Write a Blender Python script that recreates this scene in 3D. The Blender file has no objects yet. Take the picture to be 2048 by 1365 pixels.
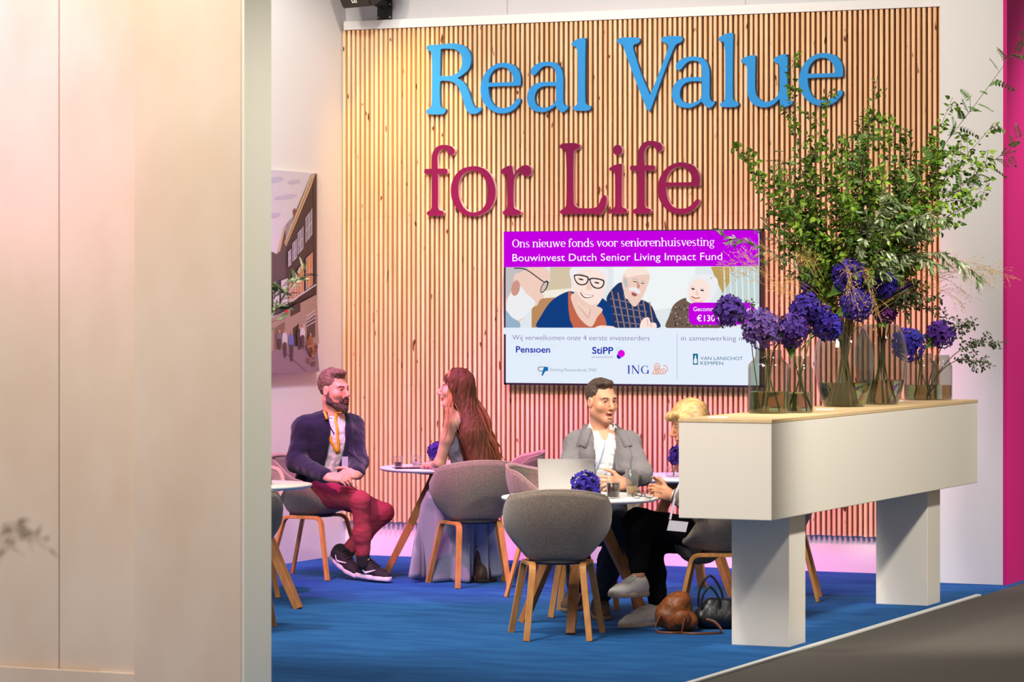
import bpy, bmesh, math, random
import numpy as np
from mathutils import Vector, Matrix

random.seed(7)
RNG = np.random.default_rng(7)
SC = bpy.context.scene
COL = SC.collection
PI = math.pi

# ------------------------------------------------------------------ camera
FPX, HCAM, HORIZON = 6343.0, 1.75, 613.0       # focal length in px of the 2048 frame, eye height (m), horizon row
TH = math.atan2(2833.0, FPX)                   # stand axes are turned 24 degrees from the view
CT, ST = math.cos(TH), math.sin(TH)
cam_data = bpy.data.cameras.new('camera')
cam_data.sensor_width = 36.0
cam_data.lens = FPX / 2048.0 * 36.0
cam_data.shift_y = -(1365 / 2.0 - HORIZON) / 2048.0
cam_data.clip_end = 200
cam_data.dof.use_dof = True
cam_data.dof.focus_distance = 18.6
cam_data.dof.aperture_fstop = 4.5
cam = bpy.data.objects.new('camera', cam_data)
COL.objects.link(cam)
cam.location = (0, 0, HCAM)
cam.rotation_euler = (PI / 2, 0, TH)
SC.camera = cam

# ------------------------------------------------------------------ world, lights, exposure
SC.view_settings.view_transform = 'Standard'
SC.view_settings.look = 'None'
SC.view_settings.exposure = 0.0
SC.view_settings.gamma = 1.0
SC.view_settings.use_curve_mapping = False
world = bpy.data.worlds.new('hall_ambient')
SC.world = world
world.use_nodes = True
SC.cycles.transparent_max_bounces = 32
world.node_tree.nodes['Background'].inputs[0].default_value = (1.0, 0.93, 0.86, 1)
world.node_tree.nodes['Background'].inputs[1].default_value = 0.25


def aim(o, target):
    o.rotation_euler = (Vector(target) - o.location).to_track_quat('-Z', 'Y').to_euler()


def area(name, loc, target, size, power, color, size_y=None):
    l = bpy.data.lights.new(name, 'AREA')
    l.energy = power
    l.color = color
    l.shape = 'RECTANGLE'
    l.size = size
    l.size_y = size_y or size
    o = bpy.data.objects.new(name, l)
    COL.objects.link(o)
    o.location = loc
    aim(o, target)
    return o


def spot(name, loc, target, angle, blend, power, color, radius=0.06):
    l = bpy.data.lights.new(name, 'SPOT')
    l.energy = power
    l.color = color
    l.spot_size = math.radians(angle)
    l.spot_blend = blend
    l.shadow_soft_size = radius
    o = bpy.data.objects.new(name, l)
    COL.objects.link(o)
    o.location = loc
    aim(o, target)
    return o


WARM = (1.0, 0.86, 0.76)
for _u in (-9.2, -8.1, -6.7):
    spot('wall_spot', (_u - 0.2, 14.0, 5.6), (_u, 19.9, 3.05), 38, 0.9, 520, WARM, 0.15)
area('hall_light', (-8.2, 13.4, 6.2), (-7.8, 17.6, 0.4), 2.6, 120, (1.0, 0.93, 0.86))
area('hall_light', (-7.2, 8.8, 6.6), (-7.0, 17.0, 0.7), 2.4, 430, (1.0, 0.93, 0.84))  # added area light, front fill for the chairs and counter faces
for _u in (-8.7, -6.9):
    spot('overhead_fill', (_u, 12.4, 5.4), (_u + 0.4, 15.6, 0.5), 47, 0.8, 680, (1.0, 0.94, 0.86), 0.25)  # added overhead spots brightening people and carpet, kept off the lower wall
area('partition_fill', (-7.9, 8.0, 3.4), (-7.5, 11.8, 1.9), 2.2, 50, (1.0, 0.86, 0.76))  # added lamp to brighten the partition's front face
spot('aisle_fill', (-3.4, 12.6, 4.0), (-6.45, 11.8, 1.7), 50, 0.8, 480, (1.0, 0.96, 0.86), 0.3)  # added lamp to brighten the partition's pale end face
spot('aisle_fill', (-2.4, 14.6, 4.6), (-5.3, 17.0, 0.8), 48, 0.6, 1250, (1.0, 0.95, 0.86), 0.2)  # added lamp to brighten the counter's aisle side
spot('aisle_fill', (-2.2, 20.4, 4.6), (-5.3, 20.8, 1.8), 60, 0.6, 560, (1.0, 0.9, 0.9), 0.2)  # added lamp to brighten the pink aisle wall
spot('track_spot', (-8.4, 16.8, 4.8), (-10.19, 19.0, 2.5), 60, 0.7, 400, (1.0, 0.99, 0.96))
spot('track_spot', (-9.2, 18.9, 4.6), (-9.68, 19.9, 2.75), 40, 0.9, 190, (1.0, 0.50, 0.02))
PINK = (1.0, 0.16, 0.45)
for _u in (-9.2, -8.0, -6.7):
    spot('pink_spot', (_u - 0.2, 13.9, 5.5), (_u, 19.9, 1.25), 23, 0.7, 1300, PINK)
spot('pink_spot', (-9.2, 15.2, 4.8), (-8.6, 18.4, 0.6), 44, 0.6, 1250, (1.0, 0.12, 0.60))
spot('violet_spot', (-8.5, 17.6, 4.2), (-10.19, 18.8, 0.35), 44, 0.8, 200, (0.80, 0.42, 1.0))
for _u in (-9.3, -8.4, -7.5, -6.5):
    spot('violet_spot', (_u - 0.6, 17.6, 4.4), (_u, 19.2, 0.0), 50, 0.5, 150, (0.42, 0.10, 1.0))
spot('pink_spot', (-9.0, 9.9, 4.2), (-7.75, 11.81, 2.75), 34, 1.0, 230, (1.0, 0.28, 0.95))


# ------------------------------------------------------------------ coordinates
def W(xc, d, z):                      # view right, view depth, height -> world
    return Vector((CT * xc - ST * d, ST * xc + CT * d, z))


def cv(x, y, z=0.0):                  # direction given in view axes
    return Vector((CT * x - ST * y, ST * x + CT * y, z))


def at(px, py, d):
    return W((px - 1024) / FPX * d, d, HCAM - (py - HORIZON) / FPX * d)


def floor_at(px, py):
    d = FPX * HCAM / (py - HORIZON)
    p = at(px, py, d)
    return Vector((p.x, p.y, 0))


def on_v(px, py, v0):                 # point of plane v = v0
    a = (px - 1024) / FPX
    d = v0 / (a * ST + CT)
    return Vector((d * (a * CT - ST), v0, HCAM - (py - HORIZON) / FPX * d))


def on_u(px, py, u0):
    a = (px - 1024) / FPX
    d = u0 / (a * CT - ST)
    return Vector((u0, d * (a * ST + CT), HCAM - (py - HORIZON) / FPX * d))


# ------------------------------------------------------------------ materials
def lin(c):
    return tuple((x / 12.92 if x <= 0.04045 else ((x + 0.055) / 1.055) ** 2.4) for x in (v / 255.0 for v in c))


MATS = {}


def mat(name, rgb=(200, 200, 200), rough=0.6, metal=0.0, spec=0.4, noise=None, bump=None, sheen=0.0, attr=None, sss=0.0):
    """principled; noise=(scale, rgb2, stretch) mixes a second colour; bump=(scale, strength, stretch)"""
    if name in MATS:
        return MATS[name]
    m = bpy.data.materials.new(name)
    m.use_nodes = True
    nt = m.node_tree
    b = nt.nodes['Principled BSDF']
    b.inputs['Base Color'].default_value = (*lin(rgb), 1)
    b.inputs['Roughness'].default_value = rough
    b.inputs['Metallic'].default_value = metal
    b.inputs['Specular IOR Level'].default_value = spec
    if sheen:
        b.inputs['Sheen Weight'].default_value = sheen
    tc = nt.nodes.new('ShaderNodeTexCoord')

    def tex(scale, stretch, detail=4):
        mp = nt.nodes.new('ShaderNodeMapping')
        mp.inputs['Scale'].default_value = stretch
        nt.links.new(tc.outputs['Object'], mp.inputs[0])
        n = nt.nodes.new('ShaderNodeTexNoise')
        n.inputs['Scale'].default_value = scale
        n.inputs['Detail'].default_value = detail
        nt.links.new(mp.outputs[0], n.inputs['Vector'])
        return n
    col = None
    if attr:
        a = nt.nodes.new('ShaderNodeAttribute')
        a.attribute_name = attr
        col = a.outputs['Color']
        nt.links.new(col, b.inputs['Base Color'])
    if noise:
        sc, rgb2, st = noise
        n = tex(sc, st)
        r = nt.nodes.new('ShaderNodeValToRGB')
        r.color_ramp.elements[0].position = 0.35
        r.color_ramp.elements[1].position = 0.65
        nt.links.new(n.outputs['Fac'], r.inputs[0])
        mx = nt.nodes.new('ShaderNodeMix')
        mx.data_type = 'RGBA'
        nt.links.new(r.outputs[0], mx.inputs[0])
        mx.inputs[6].default_value = (*lin(rgb), 1)
        mx.inputs[7].default_value = (*lin(rgb2), 1)
        if col is not None:
            mx.blend_type = 'MULTIPLY'
            nt.links.new(col, mx.inputs[6])
        nt.links.new(mx.outputs[2], b.inputs['Base Color'])
    if bump:
        sc, s, st = bump
        n = tex(sc, st, 3)
        bp = nt.nodes.new('ShaderNodeBump')
        bp.inputs['Strength'].default_value = s
        bp.inputs['Distance'].default_value = 0.01
        nt.links.new(n.outputs['Fac'], bp.inputs['Height'])
        nt.links.new(bp.outputs[0], b.inputs['Normal'])
    MATS[name] = m
    return m


def emat(name, rgb, strength=1.0):
    if name in MATS:
        return MATS[name]
    m = bpy.data.materials.new(name)
    m.use_nodes = True
    nt = m.node_tree
    nt.nodes.remove(nt.nodes['Principled BSDF'])
    e = nt.nodes.new('ShaderNodeEmission')
    e.inputs[0].default_value = (*lin(rgb), 1)
    e.inputs[1].default_value = strength
    nt.links.new(e.outputs[0], nt.nodes['Material Output'].inputs[0])
    MATS[name] = m
    return m


def glassmat(name, tint=(245, 250, 248)):
    if name in MATS:
        return MATS[name]
    m = bpy.data.materials.new(name)
    m.use_nodes = True
    nt = m.node_tree
    nt.nodes.remove(nt.nodes['Principled BSDF'])
    t = nt.nodes.new('ShaderNodeBsdfTransparent')
    t.inputs[0].default_value = (*lin(tint), 1)
    g = nt.nodes.new('ShaderNodeBsdfGlossy')
    g.inputs['Roughness'].default_value = 0.03
    lw = nt.nodes.new('ShaderNodeLayerWeight')
    lw.inputs[0].default_value = 0.5
    pw = nt.nodes.new('ShaderNodeMath')
    pw.operation = 'POWER'
    pw.inputs[1].default_value = 3.2
    nt.links.new(lw.outputs['Facing'], pw.inputs[0])
    fr = nt.nodes.new('ShaderNodeMath')
    fr.operation = 'MULTIPLY_ADD'
    fr.inputs[1].default_value = 0.65
    fr.inputs[2].default_value = 0.045
    nt.links.new(pw.outputs[0], fr.inputs[0])
    mx = nt.nodes.new('ShaderNodeMixShader')
    nt.links.new(fr.outputs[0], mx.inputs[0])
    nt.links.new(t.outputs[0], mx.inputs[1])
    nt.links.new(g.outputs[0], mx.inputs[2])
    nt.links.new(mx.outputs[0], nt.nodes['Material Output'].inputs[0])
    MATS[name] = m
    return m


def watermat(name, rgb, ior=1.33, rough=0.0):
    if name in MATS:
        return MATS[name]
    m = mat(name, rgb, rough, spec=0.5)
    b = m.node_tree.nodes['Principled BSDF']
    b.inputs['Transmission Weight'].default_value = 1.0
    b.inputs['IOR'].default_value = ior
    return m


# ------------------------------------------------------------------ mesh helpers
def link(name, me, m, parent=None, smooth=False):
    o = bpy.data.objects.new(name, me)
    COL.objects.link(o)
    if m is not None:
        for q in (m if isinstance(m, (list, tuple)) else [m]):
            me.materials.append(q)
    if parent is not None:
        o.parent = parent
    if smooth:
        me.polygons.foreach_set('use_smooth', [True] * len(me.polygons))
    return o


def tag(o, label=None, cat=None, group=None, kind=None):
    if label:
        o['label'] = label
    if cat:
        o['category'] = cat
    if group:
        o['group'] = group
    if kind:
        o['kind'] = kind
    return o


def thing(name, label, cat, loc=(0, 0, 0), rotz=0.0, group=None):
    o = bpy.data.objects.new(name, None)
    o.empty_display_size = 0.1
    COL.objects.link(o)
    o.location = loc
    o.rotation_euler = (0, 0, rotz)
    return tag(o, label, cat, group)


def dup(root, loc, rotz, label=None, group=None, skip=()):
    def cp(o, parent):
        c = o.copy()
        COL.objects.link(c)
        c.parent = parent
        for ch in list(o.children):
            if ch.name.split('.')[0] not in skip:
                cp(ch, c)
        return c
    r = cp(root, None)
    r.location = loc
    r.rotation_euler = (0, 0, rotz)
    if label:
        r['label'] = label
    if group:
        r['group'] = group
    return r


class MB:
    def __init__(s):
        s.v, s.f, s.m = [], [], []

    def add(s, verts, faces, mi=0):
        n = len(s.v)
        s.v += [tuple(v) for v in verts]
        s.f += [tuple(i + n for i in f) for f in faces]
        s.m += [mi] * len(faces)
        return s

    def box(s, lo, hi, mi=0, M=None):
        x0, y0, z0 = lo
        x1, y1, z1 = hi
        vs = [Vector(p) for p in ((x0, y0, z0), (x1, y0, z0), (x1, y1, z0), (x0, y1, z0), (x0, y0, z1), (x1, y0, z1), (x1, y1, z1), (x0, y1, z1))]
        if M is not None:
            vs = [M @ v for v in vs]
        return s.add(vs, [(0, 3, 2, 1), (4, 5, 6, 7), (0, 1, 5, 4), (1, 2, 6, 5), (2, 3, 7, 6), (3, 0, 4, 7)], mi)

    def tube(s, pts, r, n=8, mi=0, cap=True):
        pts = [Vector(p) for p in pts]
        rs = r if isinstance(r, (list, tuple)) else [r] * len(pts)
        up = None
        vs, fs = [], []
        for i, p in enumerate(pts):
            t = (pts[min(i + 1, len(pts) - 1)] - pts[max(i - 1, 0)])
            t = t.normalized() if t.length > 1e-9 else Vector((0, 0, 1))
            if up is None:
                up = Vector((0, 0, 1)) if abs(t.z) < 0.9 else Vector((1, 0, 0))
            a = t.cross(up).normalized()
            up = a.cross(t)
            for k in range(n):
                q = 2 * PI * k / n
                vs.append(p + (a * math.cos(q) + up * math.sin(q)) * rs[i])
        for i in range(len(pts) - 1):
            for k in range(n):
                fs.append((i * n + k, i * n + (k + 1) % n, (i + 1) * n + (k + 1) % n, (i + 1) * n + k))
        if cap:
            fs.append(tuple(range(n - 1, -1, -1)))
            fs.append(tuple((len(pts) - 1) * n + k for k in range(n)))
        return s.add(vs, fs, mi)

    def sweep(s, pts, w, t, side, mi=0):
        """rectangular bar: w along side, t across"""
        pts = [Vector(p) for p in pts]
        side = Vector(side).normalized()
        ws = w if isinstance(w, (list, tuple)) else [w] * len(pts)
        ts = t if isinstance(t, (list, tuple)) else [t] * len(pts)
        vs, fs = [], []
        for i, p in enumerate(pts):
            tg = (pts[min(i + 1, len(pts) - 1)] - pts[max(i - 1, 0)]).normalized()
            sd = (side - tg * side.dot(tg)).normalized()
            nn = tg.cross(sd)
            for a, b in ((-1, -1), (1, -1), (1, 1), (-1, 1)):
                vs.append(p + sd * (a * ws[i] / 2) + nn * (b * ts[i] / 2))
        for i in range(len(pts) - 1):
            for k in range(4):
                fs.append((i * 4 + k, i * 4 + (k + 1) % 4, (i + 1) * 4 + (k + 1) % 4, (i + 1) * 4 + k))
        fs += [(3, 2, 1, 0), tuple((len(pts) - 1) * 4 + k for k in range(4))]
        return s.add(vs, fs, mi)

    def lathe(s, prof, n=32, c=(0, 0, 0), mi=0, close=False):
        c = Vector(c)
        vs, fs = [], []
        for r, z in prof:
            for k in range(n):
                q = 2 * PI * k / n
                vs.append(c + Vector((r * math.cos(q), r * math.sin(q), z)))
        m = len(prof)
        for i in range(m - 1 if not close else m):
            j = (i + 1) % m
            for k in range(n):
                fs.append((i * n + k, i * n + (k + 1) % n, j * n + (k + 1) % n, j * n + k))
        return s.add(vs, fs, mi)

    def build(s, name, m, parent=None, smooth=False, base=None):
        """base: world point the vertices are made relative to (becomes the object's location)"""
        me = bpy.data.meshes.new(name)
        vs = s.v
        if base is not None:
            vs = [(x - base[0], y - base[1], z - base[2]) for x, y, z in vs]
        me.from_pydata(vs, [], s.f)
        if len(set(s.m)) > 1:
            me.polygons.foreach_set('material_index', s.m)
        me.update()
        o = link(name, me, m, parent, smooth)
        if base is not None and parent is None:
            o.location = base
        return o


def bevel(o, w=0.004, seg=2):
    b = o.modifiers.new('bevel', 'BEVEL')
    b.width = w
    b.segments = seg
    b.limit_method = 'ANGLE'
    return o


def catmull(pts, per=5):
    """closed loop; a third element marks a corner"""
    n = len(pts)
    out = []
    for i in range(n):
        p0, p1, p2, p3 = pts[i - 1], pts[i], pts[(i + 1) % n], pts[(i + 2) % n]
        a = np.array(p1[:2], float)
        b = np.array(p2[:2], float)
        m1 = np.zeros(2) if len(p1) > 2 else (b - np.array(p0[:2])) * 0.5
        m2 = np.zeros(2) if len(p2) > 2 else (np.array(p3[:2]) - a) * 0.5
        L = np.linalg.norm(b - a)
        for m in (m1, m2):
            q = np.linalg.norm(m)
            if q > L:
                m *= L / q
        for k in range(per):
            t = k / per
            out.append(tuple((2 * t**3 - 3 * t * t + 1) * a + (t**3 - 2 * t * t + t) * m1 + (-2 * t**3 + 3 * t * t) * b + (t**3 - t * t) * m2))
    return out


def flat_fill(loops):
    """loops of (x, y) -> (verts, tris) filled with holes"""
    bm = bmesh.new()
    edges = []
    for lp in loops:
        vs = [bm.verts.new((x, y, 0)) for x, y in lp]
        for i in range(len(vs)):
            edges.append(bm.edges.new((vs[i], vs[(i + 1) % len(vs)])))
    bmesh.ops.triangle_fill(bm, use_beauty=True, use_dissolve=False, edges=edges, normal=(0, 0, 1))
    bm.verts.index_update()
    v = [tuple(x.co[:2]) for x in bm.verts]
    f = [tuple(x.index for x in q.verts) for q in bm.faces]
    bm.free()
    return v, f

# ================================================================== SETTING
U_L, V_B, U_R = -10.19, 19.94, -5.22
white = mat('white_paint', (228, 226, 222), 0.75, spec=0.2, bump=(60, 0.03, (1, 1, 1)))
grey_white = mat('upper_wall_paint', (196, 195, 198), 0.8, spec=0.2)
pinkm = mat('pink_paint', (214, 34, 124), 0.7, spec=0.2, bump=(220, 0.08, (1, 1, 1)))


def struct(name, mb, m, label=None, bev=0):
    o = mb.build(name, m)
    if bev:
        bevel(o, bev)
    return tag(o, label, None, None, 'structure')


blue_carpet = mat('blue_carpet', (34, 86, 146), 0.95, spec=0.1, noise=(3.0, (44, 102, 162), (1, 2.5, 1)), bump=(380, 0.5, (1, 1, 1)))
grey_carpet = mat('grey_carpet', (84, 80, 75), 0.95, spec=0.1, noise=(160.0, (104, 99, 92), (1, 1, 1)), bump=(300, 0.5, (1, 1, 1)))
struct('floor', MB().box((-14, 6, -0.1), (U_R, V_B + 0.1, 0)), blue_carpet, 'blue carpet of the meeting area')
struct('floor_aisle', MB().box((U_R, 4, -0.1), (2, 30, 0)), grey_carpet, 'dark grey carpet of the aisle')
struct('trim_1', MB().box((U_R - 0.03, 11.5, 0.0), (U_R + 0.004, 18.62, 0.012)), mat('edge_strip', (222, 222, 215), 0.5), 'pale strip edging the blue carpet', 0.003)
struct('wall_back', MB().box((U_L - 0.1, V_B, 0), (-5.6, V_B + 0.1, 5.0)), white, 'white back wall behind the slats')
struct('wall_left', MB().box((U_L - 0.1, 14.5, 0), (U_L, V_B, 5.0)), white, 'white left wall with the street picture')
struct('wall_right', MB().box((-5.71, 19.425, 0), (-5.30, V_B + 0.1, 5.0)), white, 'white end column right of the slatted panel')
struct('wall_aisle', MB().box((-5.30, 19.42, 0), (-5.275, 25.0, 5.0)), pinkm, 'pink wall along the aisle')
# foreground partition
plaster = mat('partition_paint', (220, 200, 180), 0.8, spec=0.15, noise=(2.2, (212, 187, 164), (1, 1, 0.6)))
_pb = on_v(200, 700, 11.80).x
_pc = on_v(118, 700, 11.815).x
struct('wall_front', MB().box((_pb, 11.80, 0), (-6.98, 11.92, 3.12)), plaster, 'beige partition wall at the left edge')
struct('trim_5', MB().box((-10.5, 11.815, 0), (_pc - .002, 11.92, 3.12)).box((_pc + .002, 11.815, 0), (_pb, 11.92, 3.12)), plaster, 'recessed partition boards', .002)
struct('trim_2', MB().box((-6.98, 11.68, 0), (-6.46, 11.92, 3.12)), [plaster], 'projecting partition end panel in the foreground', 0.004)
struct('trim_3', MB().box((-6.460, 11.684, 0), (-6.448, 11.922, 3.12)), mat('end_cap', (222, 216, 200), 0.6), 'pale end face of the partition')
struct('baseboard_front', MB().box((-10.5, 11.786, 0), (-6.982, 11.80, 0.17)), plaster, 'beige baseboard of the partition', 0.003)

# ------------------------------------------------------------------ slatted panel
wood = mat('larch_slat', (240, 200, 156), 0.6, spec=0.2, noise=(1.0, (226, 178, 130), (28, 28, 1.6)), bump=(3, 0.2, (40, 40, 2)))
_nt = wood.node_tree
_kn = _nt.nodes.new('ShaderNodeTexNoise')
_kn.inputs['Scale'].default_value = 1.0
_kn.inputs['Detail'].default_value = 1.0
_mp = _nt.nodes.new('ShaderNodeMapping')
_mp.inputs['Scale'].default_value = (29, 20, 9)
_tc = [n for n in _nt.nodes if n.type == 'TEX_COORD'][0]
_nt.links.new(_tc.outputs['Object'], _mp.inputs[0])
_nt.links.new(_mp.outputs[0], _kn.inputs['Vector'])
_rp = _nt.nodes.new('ShaderNodeValToRGB')
_rp.color_ramp.elements[0].position = 0.725
_rp.color_ramp.elements[1].position = 0.775
_nt.links.new(_kn.outputs['Fac'], _rp.inputs[0])
_mx = _nt.nodes.new('ShaderNodeMix')
_mx.data_type = 'RGBA'
_bs = _nt.nodes['Principled BSDF']
_src = _bs.inputs['Base Color'].links[0].from_socket
_nt.links.new(_rp.outputs[0], _mx.inputs[0])
_nt.links.new(_src, _mx.inputs[6])
_mx.inputs[7].default_value = (*lin((92, 50, 26)), 1)
_nt.links.new(_mx.outputs[2], _bs.inputs['Base Color'])
backing = mat('slat_backing', (96, 56, 32), 0.8)
U0, U1 = U_L + 0.004, -5.715
panel = thing('slatted_wall_panel', 'tall panel of vertical larch slats covering the back wall', 'wall panel', (-7.95, 19.9, 0.245))
b = MB()
N = 124
for i in range(N):
    u = U0 + (U1 - U0) * (i + 0.5) / N + random.uniform(-0.001, 0.001)
    w = 0.0200 + random.uniform(-0.0008, 0.0008)
    y0 = 19.875 + random.uniform(-0.0015, 0.0015)
    zt, zb = 3.69, 0.243 + random.uniform(-0.002, 0.002)
    zj = [2.36, 2.37, 1.2][i // 6 % 3] + random.uniform(-0.004, 0.004)
    b.box((u - w / 2, y0, zb), (u + w / 2, 19.912, zj))
    b.box((u - w / 2 + random.uniform(-.0007, .0007), y0 + random.uniform(0, .0012), zj + 0.001), (u + w / 2, 19.912, zt))
o = b.build('slats', wood, panel, base=(-7.95, 19.9, 0.245))
MB().box((U0, 19.912, 0.25), (U1, V_B, 3.69)).build('backing_board', backing, panel, base=(-7.95, 19.9, 0.245))
o = MB().box((U0 + 0.02, 19.862, 3.692), (U1, V_B, 3.752)).build('top_ledge', white, panel, base=(-7.95, 19.9, 0.245))
o['label'] = 'white ledge along the top'
# painted panels above the ledge
b = MB()
for x0, x1 in ((U_L + 0.003, -8.94), (-8.936, -7.2), (-7.196, -5.715)):
    b.box((x0, V_B - 0.008, 3.752), (x1, V_B, 5.0))
struct('trim_4', b, grey_white, 'grey white wall boards above the slats')

# ------------------------------------------------------------------ big letters
Z1 = lambda p: (840 + p[0] / 5.6889, 60 + p[1] / 5.6889)
Z2 = lambda p: (1220 + p[0] / 4.2667, 50 + p[1] / 4.2667)
Z3 = lambda p: (840 + p[0] / 5.12, 270 + p[1] / 5.12)
Z4 = lambda p: (1200 + p[0] / 8.027, 270 + p[1] / 8.027)
c = 1
G_R = [[(72, 203), (92, 174), (200, 165), (330, 153), (420, 155), (520, 195), (572, 270), (583, 340), (562, 430), (510, 490), (425, 548, c), (500, 600), (550, 690), (590, 810), (610, 860), (640, 888), (685, 882), (696, 905), (670, 937), (620, 956), (570, 950), (530, 915), (505, 850), (470, 730), (430, 640), (370, 592), (300, 578), (240, 580), (226, 610), (224, 750), (230, 860), (248, 886), (280, 893), (292, 922), (265, 955), (170, 962), (88, 955), (68, 930), (80, 906), (110, 890), (130, 855), (135, 600), (133, 290), (115, 243), (85, 228)],
       [(234, 226), (250, 214), (330, 212), (400, 222), (460, 270), (480, 350), (465, 430), (420, 490), (340, 522), (228, 521, c)]]
G_e = [[(1143, 630, c), (1147, 560), (1130, 480), (1080, 410), (1005, 380), (930, 373), (850, 395), (770, 455), (715, 540), (690, 640), (690, 720), (715, 810), (770, 885), (850, 935), (930, 950), (1000, 940), (1070, 905), (1128, 840), (1143, 800), (1130, 780), (1105, 785), (1080, 815), (1040, 855), (980, 885), (920, 887), (860, 870), (810, 810), (785, 730), (778, 648, c), (900, 640), (1100, 635)],
       [(780, 598, c), (790, 540), (815, 490), (860, 445), (930, 425), (990, 440), (1038, 490), (1058, 550), (1056, 586), (1040, 592), (900, 597)]]
G_a = [[(1268, 502), (1258, 470), (1275, 430), (1330, 385), (1400, 365), (1470, 362), (1540, 375), (1595, 420), (1622, 490), (1629, 580), (1628, 780), (1635, 840), (1655, 865), (1680, 858), (1686, 880), (1660, 915), (1622, 937), (1590, 920), (1560, 890), (1540, 862, c), (1500, 895), (1430, 930), (1380, 935), (1300, 920), (1240, 870), (1217, 790), (1225, 720), (1260, 650), (1320, 610), (1400, 592), (1545, 592, c), (1547, 530), (1535, 460), (1500, 418), (1450, 408), (1400, 418), (1360, 450), (1320, 500), (1290, 516)],
       [(1545, 640, c), (1440, 637), (1370, 655), (1325, 695), (1305, 760), (1310, 820), (1340, 865), (1390, 882), (1440, 880), (1500, 855), (1540, 815), (1547, 770)]]
G_l = [[(1722, 160), (1740, 135), (1790, 105), (1850, 90), (1880, 94), (1883, 130), (1878, 400), (1879, 800), (1888, 840), (1910, 858), (1938, 868), (1943, 893), (1915, 915), (1840, 920), (1760, 915), (1738, 895), (1745, 875), (1778, 855), (1794, 820), (1798, 600), (1795, 300), (1785, 215), (1770, 188), (1735, 182)]]
G_V = [[(58, 138), (75, 115), (110, 107), (160, 105), (235, 108), (256, 130), (240, 155), (207, 166), (197, 185), (202, 220), (270, 430), (342, 597, c), (410, 430), (490, 215), (495, 180), (480, 155), (445, 145), (437, 120), (457, 100), (530, 94), (603, 97), (621, 120), (605, 145), (568, 162), (550, 185), (470, 380), (358, 690), (334, 735), (306, 700), (200, 430), (120, 205), (103, 168), (75, 157)]]
G_u = [[(1118, 305), (1132, 285), (1180, 265), (1228, 257), (1240, 268), (1240, 320), (1238, 540), (1250, 600), (1285, 640), (1330, 655), (1385, 640), (1430, 600), (1446, 550), (1445, 380), (1440, 337), (1420, 322), (1397, 314), (1395, 295), (1417, 272), (1470, 252), (1508, 248), (1515, 265), (1513, 560), (1520, 625), (1540, 648), (1563, 650), (1555, 670), (1505, 698), (1465, 700), (1451, 685), (1447, 628, c), (1400, 675), (1340, 702), (1290, 702), (1220, 675), (1183, 620), (1170, 560), (1170, 400), (1165, 347), (1147, 330), (1124, 322)]]
G_f = [[(118, 240), (130, 180), (165, 128), (210, 105), (260, 102), (320, 115), (353, 148), (355, 182), (330, 207), (300, 200), (280, 165), (250, 147), (215, 152), (187, 190), (178, 240), (183, 345, c), (272, 347), (282, 372), (273, 398), (185, 400, c), (185, 600), (185, 735), (197, 767), (233, 780), (245, 800), (225, 825), (150, 830), (82, 826), (68, 803), (80, 783), (107, 768), (118, 738), (117, 400, c), (52, 398), (42, 374), (52, 350), (117, 347, c)]]
G_o = [[(545, 320), (620, 330), (690, 370), (745, 450), (773, 560), (765, 650), (725, 745), (660, 800), (580, 832), (520, 832), (440, 810), (375, 750), (330, 670), (315, 580), (325, 490), (370, 400), (440, 342)],
       [(545, 367), (600, 380), (650, 430), (685, 510), (692, 590), (680, 680), (645, 750), (590, 787), (545, 793), (490, 780), (440, 730), (405, 650), (393, 560), (400, 480), (435, 410), (490, 375)]]
G_r = [[(826, 378), (842, 350), (880, 328), (925, 311), (943, 322), (951, 365), (960, 412, c), (992, 360), (1040, 320), (1085, 308), (1127, 325), (1142, 365), (1130, 405), (1095, 425), (1060, 415), (1035, 388), (1008, 388), (980, 415), (964, 455), (958, 540), (958, 695), (968, 752), (1018, 775), (1035, 797), (1018, 818), (940, 825), (862, 820), (845, 797), (860, 775), (885, 758), (893, 720), (890, 560), (888, 440), (876, 407), (835, 397)]]
G_L = [[(1430, 115), (1447, 95), (1490, 85), (1580, 83), (1628, 95), (1640, 118), (1620, 142), (1587, 155), (1575, 185), (1570, 400), (1573, 680), (1585, 723), (1620, 745), (1680, 752), (1760, 750), (1810, 735), (1835, 700), (1855, 648), (1882, 618), (1905, 628), (1911, 670), (1895, 740), (1868, 795), (1838, 818), (1780, 812), (1600, 810), (1450, 812), (1432, 790), (1445, 768), (1478, 750), (1496, 715), (1500, 400), (1492, 185), (1475, 152), (1440, 138)]]
G_i = [[(145, 545), (165, 520), (230, 485), (310, 462), (347, 465), (355, 490), (350, 700), (348, 1100), (360, 1160), (420, 1190), (432, 1225), (410, 1255), (300, 1270), (180, 1262), (153, 1225), (170, 1195), (220, 1175), (240, 1130), (240, 700), (235, 612), (215, 580), (155, 572)],
       [(282 + 74 * math.cos(-k * PI / 6), 243 + 84 * math.sin(-k * PI / 6)) for k in range(12)]]
L_FRONT = 19.838
let_blue = mat('letter_blue', (46, 140, 206), 0.7, spec=0.2, bump=(400, 0.15, (1, 1, 1)))
let_blue_side = mat('letter_blue_edge', (60, 120, 170), 0.7)
let_red = mat('letter_magenta', (116, 8, 64), 0.7, spec=0.2, bump=(400, 0.15, (1, 1, 1)))
let_red_side = mat('letter_magenta_edge', (236, 200, 205), 0.7)


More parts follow.
